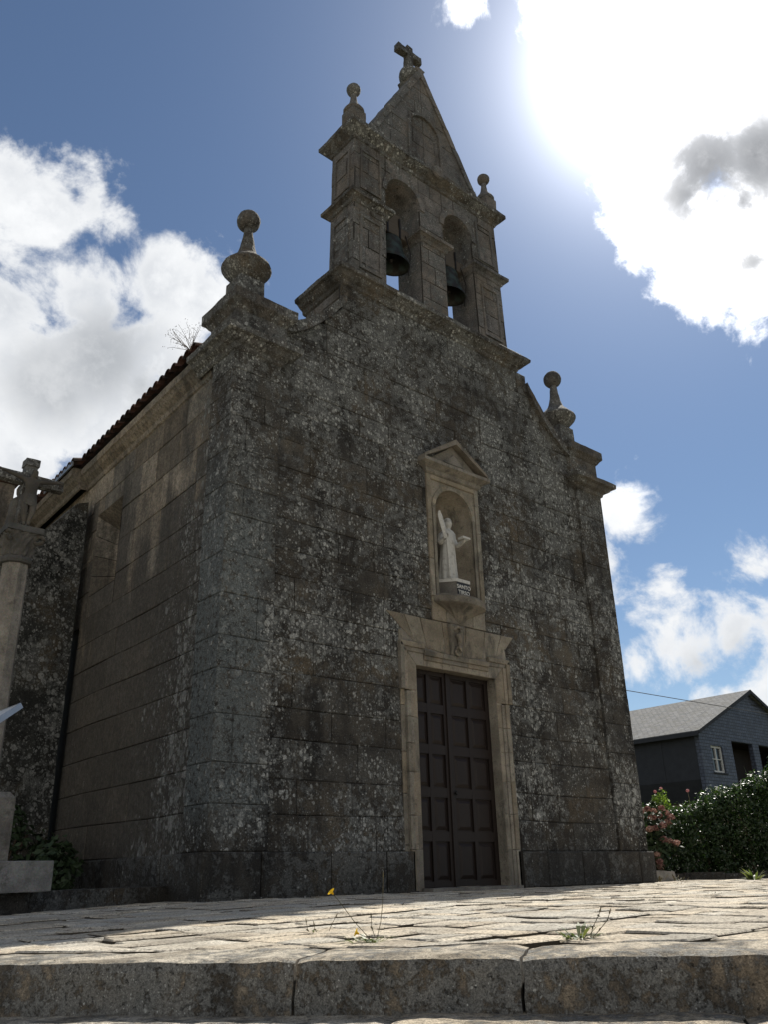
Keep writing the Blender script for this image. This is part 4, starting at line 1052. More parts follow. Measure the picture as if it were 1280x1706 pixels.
# stone steps
def along(t, d, z): q = EA+ED*t+EN*d; return (q.x, q.y, z)
mb = MB()
def step_block(t0, t1, d0, d1, top, h, jit):
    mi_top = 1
    c0 = EA+ED*t0
    nx, ny = max(2, int((t1-t0)/.05)), max(2, int((d1-d0)/.05)); nh = max(2, int(h/.04))
    def P(a, b, c):      # a along, b depth, c height 0..1
        x, y, _ = along(t0+(t1-t0)*a, d0+(d1-d0)*b, 0); z = top+gz(x)+jit-h*(1-c)
        # rounded, worn arris
        e = .018
        db = b*(d1-d0); dc = (1-c)*h
        if db < e and dc < e:
            k = (e-db+e-dc)-e
            if k > 0: z -= k*.5; x += EN.x*k*.5; y += EN.y*k*.5
        ea = min(a, 1-a)*(t1-t0)
        if ea < .02 and dc < .02: z -= (.02-ea)*.4
        p = Vector((x, y, z)); dd = nz(p, 3, 4)*.9+nz(p, 11, 5)*.55+nz(p, 32, 6)*.35
        return p+dd*.009
    rn_ = mb.rnd()
    def grid(f, n1, n2, mi=0):
        vs = [f(i/n1, j/n2) for i in range(n1+1) for j in range(n2+1)]
        mb.mesh(vs, [(i*(n2+1)+j, (i+1)*(n2+1)+j, (i+1)*(n2+1)+j+1, i*(n2+1)+j+1) for i in range(n1) for j in range(n2)], rn_, mi)
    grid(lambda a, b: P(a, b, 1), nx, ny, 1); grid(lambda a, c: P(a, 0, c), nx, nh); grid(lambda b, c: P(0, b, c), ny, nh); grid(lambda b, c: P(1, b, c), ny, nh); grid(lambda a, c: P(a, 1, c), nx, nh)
js = [-5.2, -3.6, -1.9, 1.435, 2.29, 3.95, 5.6, 7.2]
js = [-5.2, -3.6, -1.2, 1.30, 2.17, 3.95, 5.6, 7.2]
for i in range(len(js)-1): step_block(js[i]+.006, js[i+1]-.006, 0, .42+rng.uniform(-.02, .02), .004, .30, rng.uniform(-.006, .006))
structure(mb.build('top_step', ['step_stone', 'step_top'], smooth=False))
mb = MB()
js = [-5.0, -2.9, -.8, 1.72, 2.9, 4.2, 6.0, 7.5]
for i in range(len(js)-1): step_block(js[i]+.008, js[i+1]-.008, -.46+rng.uniform(-.02, .02), .05, -.185, .25, rng.uniform(-.006, .006))
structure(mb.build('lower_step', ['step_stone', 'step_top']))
mb = MB()
P = [EA+ED*-30+EN*-30, EA+ED*30+EN*-30, EA+ED*30+EN*-.3, EA+ED*-30+EN*-.3]
mb.face([(p.x, p.y, -.46) for p in P]); structure(mb.build('path', ['pavement']))

# ================================================================ LEFT SIDE: raised kerb, wayside cross, board, shrub
kd = Vector((2.2, .85)).normalized()
mb = MB()
A0 = Vector((.0, .78))
ks = [0, .95, 2.1, 3.2, 4.4, 5.6]
for i in range(5):
    a, b = A0-kd*ks[i]-kd*.006, A0-kd*(ks[i+1]-.006); nn = Vector((-kd.y, kd.x))
    q = [a, b, b+nn*.5, a+nn*.5]
    mb.prism([(p.x, p.y) for p in q], lambda p, k: (p[0], p[1], gz(p[0])-.1 if k == 0 else .165+.25*gz(p[0])))
structure(mb.build('kerb', ['plinth_stone'], weather=.010, wsize=.08))
mb = MB(); nn = Vector((-kd.y, kd.x)); b = A0-kd*5.6
mb.face([(A0.x+nn.x*.4, A0.y+nn.y*.4, .12), (.0, 5.4, .12), (-6, 5.4, .12), (b.x+nn.x*.4, b.y+nn.y*.4, .12)]); structure(mb.build('platform', ['dirt_and_edge_shade']))

CX, CY = -2.495, .40
cr = thing('wayside_cross', 'granite wayside cross on an octagonal column with a carved crucified figure, left of the church', 'wayside cross', (CX, CY, .15))
mb = MB(); mb.box(CX-.64, CX+.64, CY-.64, CY+.64, .15, .44); mb.build('base_slab', ['granite'], cr, weather=.008, wsize=.06, bevel=.012)
mb = MB(); 
mb.box(CX-.29, CX+.29, CY-.29, CY+.29, .44, 1.06); vs0 = [(CX+s1*.29, CY+s2*.29, 1.06) for s1, s2 in ((-1, -1), (1, -1), (1, 1), (-1, 1))]; vs1 = [(CX+s1*.24, CY+s2*.24, 1.12) for s1, s2 in ((-1, -1), (1, -1), (1, 1), (-1, 1))]
mb.mesh(vs0+vs1, [(0, 1, 5, 4), (1, 2, 6, 5), (2, 3, 7, 6), (3, 0, 4, 7), (4, 5, 6, 7)])
mb.build('pedestal', ['granite'], cr, weather=.006, wsize=.06, bevel=.010)
mb = MB(); mb.lathe((CX, CY, 0), [(.175, 1.12), (.165, 1.3), (.155, 2.4), (.148, 3.66)], 8); mb.build('shaft', ['granite'], cr, weather=.004, wsize=.08)
mb = MB(); mb.lathe((CX, CY, 0), [(.15, 3.66), (.185, 3.67), (.195, 3.70), (.185, 3.74), (.155, 3.75)], 8)
vs = []; fs = []; sg2 = 32
for (zz, rr, q) in ((3.75, .155, 0), (3.82, .165, .1), (3.88, .17, .3), (3.95, .180, .5), (4.00, .188, .7), (4.03, .192, .9)):
    for i in range(sg2):
        t = 2*math.pi*i/sg2; sqr = 1/max(abs(math.cos(t)), abs(math.sin(t))); k = 1+(sqr-1)*q*.8; k *= 1+.10*math.sin(8*t)*(1-q)*1.0+.07*math.sin(12*t+zz*50)
        vs.append((CX+rr*k*math.cos(t), CY+rr*k*math.sin(t), zz))
for j in range(5):
    for i in range(sg2): fs.append((j*sg2+i, j*sg2+(i+1) % sg2, (j+1)*sg2+(i+1) % sg2, (j+1)*sg2+i))
mb.mesh(vs, fs)
for s1, s2 in ((-1, -1), (1, -1), (1, 1), (-1, 1)):        # corner volutes
    ccx, ccy = CX+s1*.172, CY+s2*.172
    mb.tube([(ccx+.045*s1*math.cos(t), ccy+.045*s2*math.cos(t), 3.96+.045*math.sin(t)) for t in [i*.6 for i in range(11)]], .022, 6)
mb.box(CX-.205, CX+.205, CY-.205, CY+.205, 4.03, 4.10)
mb.build('capital', ['figure_stone'], cr, weather=.010, wsize=.05)
mb = MB(); mb.prism([(-.07, 4.10), (.07, 4.10), (.07, 4.98), (-.07, 4.98)], lambda p, k: (CX+p[0], CY-.06 if k == 0 else CY+.07, p[1]))
mb.box(CX-.085, CX+.085, CY-.085, CY+.075, 4.93, 5.02)
for sg in (-1, 1): mb.prism([(.06, -.065), (.41, -.06), (.41, .06), (.06, .065)], lambda p, k: (CX+sg*p[0], CY-.055 if k == 0 else CY+.06, 4.76+p[1]))
mb.build('cross', ['cap_stone'], cr, weather=.008, wsize=.05)
mb = MB()      # draped companion figure carved on the back of the cross
rings = []
for (zz, rr) in ((4.10, .12), (4.2, .125), (4.35, .11), (4.48, .105), (4.55, .085), (4.59, .04), (4.62, .055), (4.68, .06), (4.73, .04), (4.745, .01)):
    rings.append([(CX-.02+rr*(1+.08*math.sin(7*2*math.pi*i/20)*(zz < 4.5))*math.cos(2*math.pi*i/20), CY+.16+rr*.75*math.sin(2*math.pi*i/20), zz) for i in range(20)])
mb.mesh([p for q in rings for p in q], [(j*20+i, j*20+(i+1) % 20, (j+1)*20+(i+1) % 20, (j+1)*20+i) for j in range(len(rings)-1) for i in range(20)])
mb.build('rear_figure', ['figure_stone'], cr, smooth=True)
fy_ = CY-.10; F = lambda x, y, z: (CX+x, fy_+y, 4.10+(z-4.10)*1.14)
J = {'pel': (F(0, -.02, 4.435), (.074, .058)), 'wai': (F(.004, -.03, 4.51), (.064, .050)), 'che': (F(.0, -.045, 4.60), (.084, .062)), 'nek': (F(.0, -.05, 4.665), (.030, .028)),
     'hd1': (F(.012, -.075, 4.705), (.036, .040)), 'hd2': (F(.016, -.08, 4.75), (.040, .042)),
     'hpl': (F(-.045, -.02, 4.40), .055), 'hpr': (F(.045, -.02, 4.40), .055), 'knl': (F(-.05, -.07, 4.265), .040), 'knr': (F(.04, -.08, 4.27), .040),
     'anl': (F(-.02, -.03, 4.15), .021), 'anr': (F(.018, -.05, 4.15), .021), 'ftl': (F(-.025, -.07, 4.118), .020), 'ftr': (F(.02, -.09, 4.12), .020),
     'sl': (F(-.075, -.03, 4.635), .030), 'sr': (F(.075, -.03, 4.635), .030), 'ell': (F(-.19, -.02, 4.665), .030), 'elr': (F(.19, -.02, 4.665), .030), 'wrl': (F(-.31, -.01, 4.69), .020), 'wrr': (F(.31, -.01, 4.69), .020)}
E_ = [('pel', 'wai'), ('wai', 'che'), ('che', 'nek'), ('nek', 'hd1'), ('hd1', 'hd2'), ('pel', 'hpl'), ('pel', 'hpr'), ('hpl', 'knl'), ('hpr', 'knr'), ('knl', 'anl'), ('knr', 'anr'), ('anl', 'ftl'), ('anr', 'ftr'),
      ('che', 'sl'), ('che', 'sr'), ('sl', 'ell'), ('sr', 'elr'), ('ell', 'wrl'), ('elr', 'wrr')]
hand(J, E_, 'wrl', J['wrl'][0], (-1, 0, .1), (0, 0, 1), (0, -1, 0), .46, 'l'); hand(J, E_, 'wrr', J['wrr'][0], (1, 0, .1), (0, 0, 1), (0, -1, 0), .46, 'r')
fig = skin('crucified_figure', J, E_, 'figure_stone', cr)
mb = MB()      # loincloth
rings = []
for zz, rx, ry in ((4.335, .088, .070), (4.37, .092, .072), (4.42, .088, .066), (4.465, .076, .058), (4.475, .066, .050)):
    rings.append([F(rx*(1+.06*math.sin(11*2*math.pi*i/24+zz*30))*math.cos(2*math.pi*i/24), -.03+ry*math.sin(2*math.pi*i/24), zz+.008*math.sin(5*2*math.pi*i/24)) for i in range(24)])
mb.mesh([p for q in rings for p in q], [(j*24+i, j*24+(i+1) % 24, (j+1)*24+(i+1) % 24, (j+1)*24+i) for j in range(4) for i in range(24)]); mb.build('loincloth', ['figure_stone'], fig, smooth=True)

# information board: tilted plate in a steel frame on a post
ib = thing('information_board', 'slanted metal information board at the left edge, near the wayside cross', 'sign', (-3.45, -2.05, -.06))
mb = MB()
c0 = Vector((-3.018, -2.2105, 1.5795)); ux = (Vector((-3.3252, -2.3801, 1.3324))-c0).normalized(); un = ux.cross(Vector((-2.9975, -1.8309, 1.6400))-c0).normalized(); uy = un.cross(ux)
if uy.dot(Vector((-2.9975, -1.8309, 1.6400))-c0) < 0: uy = -uy
if un.z < 0: un = -un
def plate(mb, a0, a1, b0, b1, t0, t1): mb.prism([(a0, b0), (a1, b0), (a1, b1), (a0, b1)], lambda p, k: tuple(c0+ux*p[0]+uy*p[1]+un*(t0 if k == 0 else t1)))
plate(mb, .012, .888, .012, .448, .004, .022); bo = mb.build('panel', ['board'], ib)
mb = MB(); 
for q in ((0, .9, 0, .012), (0, .9, .448, .46), (0, .012, .012, .448), (.888, .9, .012, .448)): plate(mb, *q, -.02, .026)
mb.build('frame', ['zinc'], ib)
mb = MB(); m_ = c0+ux*.5+uy*.23; mb.tube([(m_.x, m_.y, m_.z-.01), (m_.x, m_.y, -.08)], .035, 10); mb.build('post', ['zinc'], ib)

# ================================================================ FOLIAGE
def leaf_quad(mb, c, n, size, rn, ratio=.55, fold=.25):
    n = Vector(n).normalized(); a = n.cross(Vector((0, 0, 1)) if abs(n.z) < .9 else Vector((1, 0, 0))).normalized(); ang = rng.random()*6.283
    a = (Matrix.Rotation(ang, 3, n) @ a); b = n.cross(a); c = Vector(c); L, w_ = size, size*ratio
    t = c+a*L*.5; s_ = c-a*L*.5
    l1, l2 = c+b*w_*.5+n*fold*w_*.5+a*L*.05, c-b*w_*.5+n*fold*w_*.5+a*L*.05
    mb.mesh([s_, l1, t, l2], [(0, 2, 1), (0, 3, 2)], rn)
def foliage(mb, blobs, per, size, up=.3, clump=True):
    for (c, rad) in blobs:
        c = Vector(c)
        for _ in range(per):
            d = Vector((rng.gauss(0, 1), rng.gauss(0, 1), rng.gauss(0, 1))).normalized(); rr = rng.random()**.4
            p = c+Vector((d.x*rad[0], d.y*rad[1], d.z*rad[2]))*rr
            p += nz(p, 3.1, 8)*.12
            n = d+Vector((rng.gauss(0, .6), rng.gauss(0, .6), rng.gauss(0, .6)+up))
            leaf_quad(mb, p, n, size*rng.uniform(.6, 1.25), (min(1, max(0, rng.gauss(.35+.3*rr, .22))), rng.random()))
VW = Vector((.654, .756, 0)); RT = Vector((.756, -.654, 0))
def hp(along_, depth, z):      # hedge frame: along the hedge line, behind it, up
    p = Vector((12.9, 1.05, 0))+RT*along_+VW*depth; return Vector((p.x, p.y, z))
hedge = thing('hedge', 'dark glossy leaved hedge rising to the right of the church', 'hedge', tuple(hp(0, 0, -.05)))
mb = MB(); bl = []
t = -1.05
while t < 4.2:
    top = 1.50+.10*math.sin(t*3.1)+max(0, t-.35)*.52
    z = .22
    while z < top:
        bl.append((hp(t+rng.uniform(-.1, .1), rng.uniform(-.1, .25), z), (.38, .40, .33))); bl.append((hp(t+.1, .75, z), (.42, .40, .36))); z += .34
    bl.append((hp(t, .1, top-.08), (.32, .35, .2)))
    t += .36
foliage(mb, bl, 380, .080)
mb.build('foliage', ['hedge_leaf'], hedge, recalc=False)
mb = MB()
for i in range(16):
    a = -1+.33*i; b = hp(a, .2, -.05); mb.tube([b, b+Vector((rng.uniform(-.1, .1), rng.uniform(-.1, .1), .7)), b+Vector((rng.uniform(-.3, .3), rng.uniform(-.3, .3), 1.35))], [.03, .022, .01], 5)
mb.build('stem', ['twig'], hedge)
# light green sprays and a few roses standing out of the hedge top
mb = MB(); foliage(mb, [(hp(-.90, -.1, 1.60), (.24, .2, .24))], 300, .075); mb.build('young_shoots', ['bright_leaf'], hedge, recalc=False)
for a, z in ((-1.02, 1.80), (-.88, 1.86), (-.3, 1.80)):
    mb = MB(); c = hp(a, -.15, z)
    mb.tube([c, c+Vector((.02, 0, -.17)), c-Vector((0, 0, .36))], .006, 4); so_ = mb.build('rose_stem', ['stem'], hedge)
    mb = MB()
    for _ in range(26):
        d = Vector((rng.gauss(0, 1), rng.gauss(0, 1), rng.gauss(0, 1))).normalized(); leaf_quad(mb, c+d*.028, d, .05, mb.rnd(), .8)
    mb.build('rose', ['rose'], so_, recalc=False)
ys_ = thing('broom_shrub', 'spiky yellow green shrub sticking up above the hedge at the right edge', 'shrub', tuple(hp(2.75, .9, -.05)))
mb = MB(); 
for _ in range(420):
    b = hp(2.75+rng.gauss(0, .32), .9+rng.gauss(0, .25), 1.3+rng.random()*.9); d = Vector((rng.gauss(0, .45), rng.gauss(0, .45), 1)).normalized()
    mb.tube([b, b+d*.22, b+d*.42+Vector((rng.gauss(0, .06), 0, 0))], [.007, .008, .002], 3)
b = hp(2.75, .9, -.05)
mb.build('foliage', ['weed_leaf'], ys_, recalc=False)
mb = MB(); 
for k in range(6): mb.tube([b, b+Vector((rng.uniform(-.3, .3), rng.uniform(-.3, .3), 1.6))], [.03, .012], 5)
mb.build('stem', ['twig'], ys_)
yt = thing('yellow_shrub', 'small rounded yellow green shrub behind the middle of the hedge', 'shrub', tuple(hp(.62, .6, -.05)))
mb = MB(); foliage(mb, [(hp(.62, .55, 1.76), (.13, .13, .11))], 160, .06); mb.build('foliage', ['bright_leaf'], yt, recalc=False)
mb = MB(); b = hp(.62, .6, -.05); mb.tube([b, b+Vector((0, 0, 1.75))], [.025, .012], 5); mb.build('stem', ['twig'], yt)
# hydrangea: leaves, stems and separate flower heads
hb = Vector((11.35, 1.35, -.05))
hy = thing('hydrangea_bush', 'hydrangea bush with faded pink flower heads beside the church corner', 'shrub', tuple(hb))
mb = MB(); 
def hq(a, d, z): p = hb+RT*a+VW*d; return Vector((p.x, p.y, z))
foliage(mb, [(hq(-.1, .2, .5), (.5, .4, .45)), (hq(0, .2, 1.0), (.5, .4, .35)), (hq(.1, .1, .75), (.5, .35, .4)), (hq(-.45, .2, .8), (.4, .4, .5))], 200, .15, .5)
mb.build('foliage', ['dark_leaf'], hy, recalc=False)
mb = MB()
for k in range(9): e = hq(rng.uniform(-.4, .4), rng.uniform(-.1, .3), rng.uniform(.6, 1.2)); mb.tube([hb, (hb+e)/2+Vector((0, 0, .1)), e], [.015, .012, .008], 5)
mb.build('stem', ['stem'], hy)
heads = [(-.25, 1.40), (-.12, 1.44), (.02, 1.40), (.15, 1.45), (.27, 1.36), (.36, 1.26), (-.30, 1.27), (-.02, 1.28), (.14, 1.30), (.02, 1.06), (-.12, 1.04), (.13, 1.10), (.26, .80), (.38, .76), (.15, .84), (.30, 1.18), (-.36, 1.40), (-.05, .55), (.0, .42), (.02, .32), (.18, .16)]
WH = []
for k, (a, z) in enumerate(heads):
    mb = MB(); c = hq(a, -.24+rng.uniform(-.10, .10), z-.05); rr = rng.uniform(.060, .088); tone = rng.random()
    mb.lathe(tuple(c), [(max(.004, .55*rr*math.sin(math.pi*q/6)), -.42*rr*math.cos(math.pi*q/6)) for q in range(7)], 8)
    for _ in range(110):
        d = Vector((rng.gauss(0, 1), rng.gauss(0, 1), rng.gauss(0, 1)+.3)).normalized(); q = rr*rng.uniform(.72, 1.05); p = c+Vector((d.x*q, d.y*q, d.z*q*.78))
        leaf_quad(mb, p, d+Vector((rng.gauss(0, .35), rng.gauss(0, .35), rng.gauss(0, .35))), .038, (min(1, max(0, tone*.6+rng.gauss(.2, .3))), .5), .9, .25)
    mb.build('flower_head', ['hydrangea'], hy, recalc=False)
    mb = MB()
    for _ in range(7):
        n_ = Vector((rng.gauss(0, .6), rng.gauss(0, .6), 1)); leaf_quad(mb, c+Vector((rng.gauss(0, .10), rng.gauss(0, .10), -.07-.05*rng.random())), n_, .13, mb.rnd(), .6)
    WH.append(mb)
mb = MB()
for q in WH: mb.mesh(q.v, q.f, (.8, .5))
mb.build('upper_leaves', ['dark_leaf'], hy, recalc=False)
# low garden wall and soil behind it
gw = MB()
p0 = Vector((10.75, 1.95)); q = 0
while q < 6.6:
    L = rng.uniform(.5, .9); a = p0+Vector((RT.x, RT.y))*q; b = p0+Vector((RT.x, RT.y))*(q+L-.01); nn = Vector((VW.x, VW.y))*.22
    gw.prism([tuple(a), tuple(b), tuple(b+nn), tuple(a+nn)], lambda p, k: (p[0], p[1], -.15 if k == 0 else .13+.02*math.sin(q*5))); q += L
gwo = gw.build('garden_wall', ['plinth_stone'], weather=.012, wsize=.09); tag(gwo, 'low stone retaining wall along the foot of the hedge', 'wall')
mb = MB(); a = p0+Vector((VW.x, VW.y))*.2; b = a+Vector((RT.x, RT.y))*6.6; c = b+Vector((VW.x, VW.y))*30; d = a+Vector((VW.x, VW.y))*30
mb.face([(a.x, a.y, .10), (b.x, b.y, .10), (c.x, c.y, .10), (d.x, d.y, .10)]); structure(mb.build('garden_soil', ['dirt_and_edge_shade']))
# upright stone slab by the church corner
sb = MB(); sb.prism([(9.75, -.05), (10.40, -.05), (10.36, .175), (9.75, .20)], lambda p, k: (p[0], .36 if k == 0 else .50, p[1]))
sbo = sb.build('stone_block', ['granite'], weather=.010, wsize=.06); tag(sbo, 'short pale stone block at the foot of the right church corner', 'stone')

def tuft(loc, name, label, n, size, flowers=(), stalks=(), spread=.12, material='weed_leaf', up=.6):
    t = thing(name, label, 'plant', loc); c = Vector(loc); mb = MB()
    for _ in range(n):
        a = rng.random()*6.283; d = Vector((math.cos(a), math.sin(a), rng.uniform(.1, up))); o_ = c+Vector((math.cos(a), math.sin(a), 0))*rng.random()*spread
        L = size*rng.uniform(.5, 1.1); s_ = d.cross(Vector((0, 0, 1))).normalized()*L*.13; m = o_+d*L*.55; e = o_+d*L+Vector((0, 0, -.25*L))
        mb.mesh([o_-s_*.4, o_+s_*.4, m+s_, e, m-s_], [(0, 1, 2, 4), (4, 2, 3)], mb.rnd())
    mb.build('leaves', [material], t, recalc=False)
    for pts in stalks:
        s2 = MB(); s2.tube(pts, [.0016]*(len(pts)-1)+[.0011], 5)
        e = Vector(pts[-1]); s2.tube([e, e+(e-Vector(pts[-2])).normalized()*.022], [.004, .0015], 5)
        for q in range(1, len(pts)-1):
            leaf_quad(s2, Vector(pts[q]), (rng.gauss(0, 1), rng.gauss(0, 1), .4), .022, s2.rnd(), .4)
        s2.build('stalk', ['stem'], t)
    for (pts) in flowers:
        s2 = MB(); s2.tube(pts, .0017, 5); so_ = s2.build('flower_stalk', ['stem'], t)
        f = MB(); e = Vector(pts[-1]); ax = (e-Vector(pts[-2])).normalized()
        f.tube([e-ax*.008, e+ax*.004], [.003, .007], 8)
        for k in range(16):
            a = k*.3927; q = ax.cross(Vector((.3, .2, 1))).normalized(); dd = (Matrix.Rotation(a, 3, ax) @ q); w_ = ax.cross(dd)*.0045
            f.mesh([e-w_*.5, e+w_*.5, e+dd*.016+ax*.008+w_, e+dd*.020+ax*.010, e+dd*.016+ax*.008-w_], [(0, 1, 2, 4), (4, 2, 3)], f.rnd())
        f.build('flower', ['petal'], so_, recalc=False)
    return t
def zz(x, y, h=0): return (x, y, gz(x)+h)
B1 = Vector(zz(-2.60, -6.16, .0))
def at1(px, py): pass
tuft((-2.572, -6.14, -0.054), 'flowering_weed', 'flowering weed with two yellow heads rooted in the paving edge', 30, .085,
     flowers=[[(-2.5673, -6.1468, -0.0491), (-2.6466, -6.1237, 0.0311), (-2.7064, -6.1114, 0.1007), (-2.7559, -6.0992, 0.1549)], [(-2.5631, -6.1504, -0.0493), (-2.5923, -6.1342, -0.0333), (-2.6235, -6.1162, -0.0173)]],
     stalks=[[(-2.5490, -6.1681, -0.0396), (-2.5541, -6.2021, 0.0284), (-2.5676, -6.2334, 0.1041), (-2.5952, -6.2741, 0.2180)], [(-2.5553, -6.1627, -0.0394), (-2.5791, -6.1667, 0.0040), (-2.5924, -6.1797, 0.0471)]], spread=.11)
tuft((-2.055, -6.937, -0.043), 'rosette_weed', 'compact green rosette weed with two thin dry stalks on the paving edge', 46, .075,
     stalks=[[(-2.0169, -6.9719, -0.0396), (-2.0203, -6.9891, -0.0041), (-2.0130, -7.0220, 0.0429), (-2.0134, -7.0311, 0.0594)], [(-2.0098, -6.9753, -0.0445), (-1.9948, -7.0067, -0.0119), (-1.9791, -7.0414, 0.0253), (-1.9800, -7.0554, 0.0513)]], spread=.07, up=1.1)
tuft((-2.324, -5.351, -0.049), 'small_weed', 'small dry weed with bent stalks in a paving joint, left of the yellow flowers', 6, .05,
     stalks=[[(-2.3260, -5.3427, -0.0606), (-2.3463, -5.3373, -0.0392), (-2.3613, -5.3463, -0.0003)], [(-2.2970, -5.3690, -0.0585), (-2.3173, -5.3635, -0.0371), (-2.3252, -5.3686, -0.0161)], [(-2.2563, -5.4120, -0.0448), (-2.2542, -5.4306, -0.0153), (-2.2469, -5.4585, 0.0231)]], spread=.05)
tuft((11.093, -0.835, -0.03), 'spiky_plant', 'small spiky green plant at the foot of the low garden wall', 50, .24, spread=.07, up=1.5)
tuft((9.68, .28, .0), 'dry_grass_tuft', 'straw coloured grass tuft between the church corner and the short stone block', 26, .13, spread=.10, material='stem', up=1.5)
tuft((10.2, .25, .0), 'dry_grass_tuft', 'straw coloured grass tuft in front of the short stone block', 30, .10, spread=.22, material='stem', up=1.5)

for k, (x, y) in enumerate(((-1.15, -5.1), (.9, -4.4), (2.6, -4.9), (4.3, -2.4), (-.2, -3.6), (6.2, -2.0), (3.4, -3.4), (1.6, -6.0), (7.6, -1.4), (-1.9, -4.2))):
    o_ = tuft(zz(x, y, -.008), 'paving_weed', 'tiny dry weed sprig growing in a paving joint', 9, .05, spread=.08, material='stem', up=.9); o_['group'] = 'dry weed sprigs in the paving joints'
# roof weeds
def twigs(loc, label, n, L, spread, seed):
    t = thing('roof_weed', label, 'plant', loc); r2 = random.Random(seed); mb = MB(); c = Vector(loc)
    for _ in range(n):
        d = Vector((r2.gauss(0, spread)-spread*.6, r2.gauss(0, spread), 1)).normalized(); p = c.copy(); pts = [p.copy()]
        for k in range(4):
            d = (d+Vector((r2.gauss(0, .2), r2.gauss(0, .2), r2.gauss(0, .1)))).normalized(); p = p+d*L/4; pts.append(p.copy())
        mb.tube(pts, [.006, .005, .004, .003, .002], 4)
        for k in range(2, 5):
            for _k in range(4):
                leaf_quad(mb, pts[k]+Vector((r2.gauss(0, .035), r2.gauss(0, .035), r2.gauss(0, .035))), (r2.gauss(0, 1), r2.gauss(0, 1), 1), .022, mb.rnd(), .6)
    mb.build('twigs', ['twig'], t, recalc=False)
twigs((-.18, 1.05, 7.95), 'dry twiggy weed growing on the eave near the left finial', 16, .46, .42, 3)
twigs((1.62, .25, 8.86), 'thin upright sprig growing on the curved coping left of the belfry', 3, .55, .12, 5)
# dark shrub in the corner by the buttress
ds = thing('corner_shrub', 'dark leafy shrub in the shaded corner at the foot of the buttress', 'shrub', (-1.0, 4.2, .12))
mb = MB(); foliage(mb, [((-.7, 4.3, .55), (.5, .6, .5)), ((-1.3, 4.2, .6), (.5, .6, .55)), ((-1.0, 4.3, 1.0), (.4, .5, .35)), ((-1.9, 4.2, .5), (.5, .5, .45)), ((-.55, 3.5, .5), (.32, .5, .42)), ((-.6, 2.9, .42), (.3, .4, .32))], 260, .14); mb.build('foliage', ['dark_leaf'], ds, recalc=False)
mb = MB()
for k in range(6): mb.tube([(-1.0, 4.2, .12), (-1.0+rng.uniform(-.6, .4), 4.2+rng.uniform(-.2, .2), .9)], [.02, .01], 5)
mb.build('stem', ['twig'], ds)

# ================================================================ SLATE HOUSE
HX, HY, HE, HR, HRX = 34.35, 13.0, 6.50, 8.95, 40.0
hs_ = thing('slate_house', 'slate clad house with a grey slate roof behind the hedge', 'house', (HX+5.6, HY+6, -.5))
HX2 = 2*HRX-HX
mb = MB()
gp = [(HX, 4.19), (HX2, 4.19), (HX2, HE), (HRX, HR), (HX, HE)]
# gable wall with real openings (window and two balcony bays), built from pieces
def gz_top(x): return HE+(HR-HE)*(1-abs(x-HRX)/(HRX-HX))
OPN = [(35.3, 36.42, 4.55, 5.85), (37.42, 39.62, 3.9, 6.2), (40.25, 43.5, 3.9, 6.2)]
xs = sorted(set([HX, HX2, HRX]+[q for o_ in OPN for q in o_[:2]]))
for i in range(len(xs)-1):
    a, b = xs[i], xs[i+1]; op = next((o_ for o_ in OPN if o_[0] <= a and b <= o_[1]), None)
    bands = [(3.2 if a > 37.4-9 else 3.2, None)] if op is None else [(3.2, op[2]), (op[3], None)]
    for z0, z1 in bands:
        if z1 is None: mb.prism([(a, z0), (b, z0), (b, gz_top(b)-.02), (a, gz_top(a)-.02)], lambda p, k: (p[0], HY if k == 0 else HY+.25, p[1]), 0)
        elif z1 > z0+.05: mb.prism([(a, z0), (b, z0), (b, z1), (a, z1)], lambda p, k: (p[0], HY if k == 0 else HY+.25, p[1]), 0)
mb.build('gable_wall', ['slate_wall'], hs_)
mb = MB(); mb.box(HX+.002, HX+.25, HY+.26, HY+14, 4.19, HE-.02)
mb.prism([(HX, 4.19), (HX-.0, 4.19), (HX+.55, 3.2), (HX+.9, 3.2), (HX+.9, 4.19)], lambda p, k: (p[0], HY+.26 if k == 0 else HY+14, p[1]))
for yy in (15.2, 18.6, 22): mb.box(HX-.03, HX+.01, HY+yy-13-.05, HY+yy-13+.05, 4.19, HE-.1)
mb.build('side_cladding', ['dark_slate'], hs_)
mb = MB(); mb.box(HX2-.25, HX2, HY+.26, HY+14, 3.2, HE-.02); mb.build('side_cladding', ['dark_slate'], hs_)
mb = MB(); mb.box(HX+.9, HX2-.3, HY+.3, HY+14, -.6, 3.2); mb.build('ground_storey', ['render_wall'], hs_)
mb = MB()
for sg in (-1, 1):
    xe = HX-.35 if sg < 0 else HX2+.35; ze = HE-.35*(HR-HE)/(HRX-HX)
    mb.prism([(xe, ze), (HRX, HR), (HRX, HR+.14), (xe, ze+.10)], lambda p, k: (p[0], HY-.22 if k == 0 else HY+14.2, p[1]))
mb.build('roof', ['slate_roof'], hs_)
mb = MB()
for sg in (-1, 1):
    xe = HX-.36 if sg < 0 else HX2+.36; ze = HE-.36*(HR-HE)/(HRX-HX)
    mb.prism([(xe, ze-.06), (HRX, HR-.06), (HRX, HR+.15), (xe, ze+.11)], lambda p, k: (p[0], HY-.27 if k == 0 else HY-.222, p[1]))
    a, b = sorted((xe, xe-sg*.05)); 
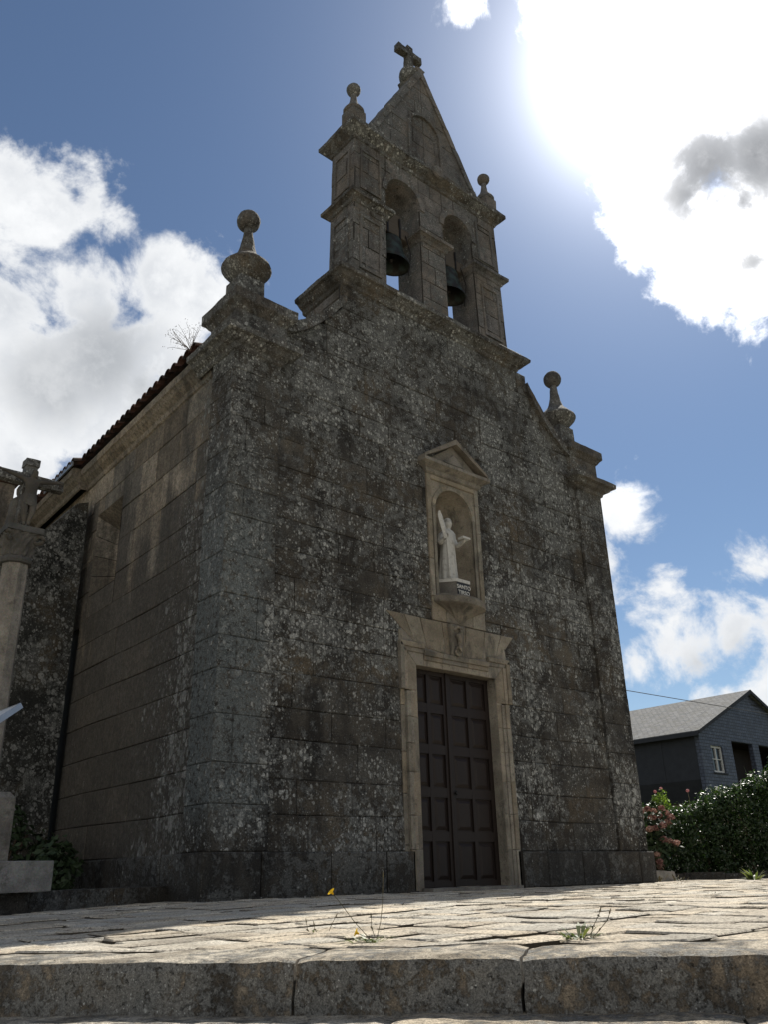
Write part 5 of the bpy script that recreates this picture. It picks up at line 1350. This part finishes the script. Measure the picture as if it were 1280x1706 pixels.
mb.box(HX-.42, HX-.352, HY-.22, HY+14, HE-.30, HE-.10)
mb.build('bargeboard', ['dark_slate'], hs_)
mb = MB(); mb.box(35.3, 36.42, HY+.16, HY+.18, 4.55, 5.85); wn = mb.build('window', ['glass'], hs_)
mb = MB()
for (a, b, c, d) in ((35.3, 35.40, 4.55, 5.85), (36.32, 36.42, 4.55, 5.85), (35.4, 36.32, 4.55, 4.65), (35.4, 36.32, 5.75, 5.85), (35.82, 35.90, 4.65, 5.75), (35.4, 35.82, 5.18, 5.22), (35.9, 36.32, 5.18, 5.22)): mb.box(a, b, HY+.09, HY+.159, c, d)
mb.build('window_frame', ['white_paint'], wn)
mb = MB(); mb.box(35.22, 36.5, HY-.06, HY+.09, 4.48, 4.545); mb.build('window_sill', ['dark_slate'], wn)
mb = MB()
mb.box(37.2, 43.7, HY+1.6, HY+1.7, 3.2, 6.6, 0); mb.box(37.2, 37.42, HY+.25, HY+1.6, 3.2, 6.6, 0); mb.box(37.2, 43.7, HY+.25, HY+1.6, 6.21, 6.6, 0); mb.box(37.2, 43.7, HY+.25, HY+1.6, 3.2, 3.88, 0)
mb.build('balcony', ['brown_shutter'], hs_)
mb = MB()
for (a, b, c, d) in ((37.50, 37.58, 3.9, 5.2), (38.1, 38.18, 3.9, 5.2), (37.58, 38.1, 5.12, 5.2)): mb.box(a, b, HY+.5, HY+.56, c, d)
mb.build('balcony_door_frame', ['white_paint'], hs_)

# overhead cables
def cable(a, b, sag, label, rad=.016):
    a, b = Vector(a), Vector(b); mb = MB(); pts = [a.lerp(b, i/30)-Vector((0, 0, sag*4*(i/30)*(1-i/30))) for i in range(31)]
    mb.tube(pts, rad, 5); return tag(mb.build('overhead_cable', ['cable']), label, 'cable', 'overhead cables by the slate house')
cable((8.97, 8.0, 5.98), (47.0, 11.5, 7.62), .02, 'long thin black cable crossing in front of the slate roof')
cable((40.3, 12.99, 8.35), (48.0, 12.0, 8.62), .06, 'short higher cable running right from the gable of the slate house')
for o in list(bpy.data.objects):
    if '_loc' in o: del o['_loc']
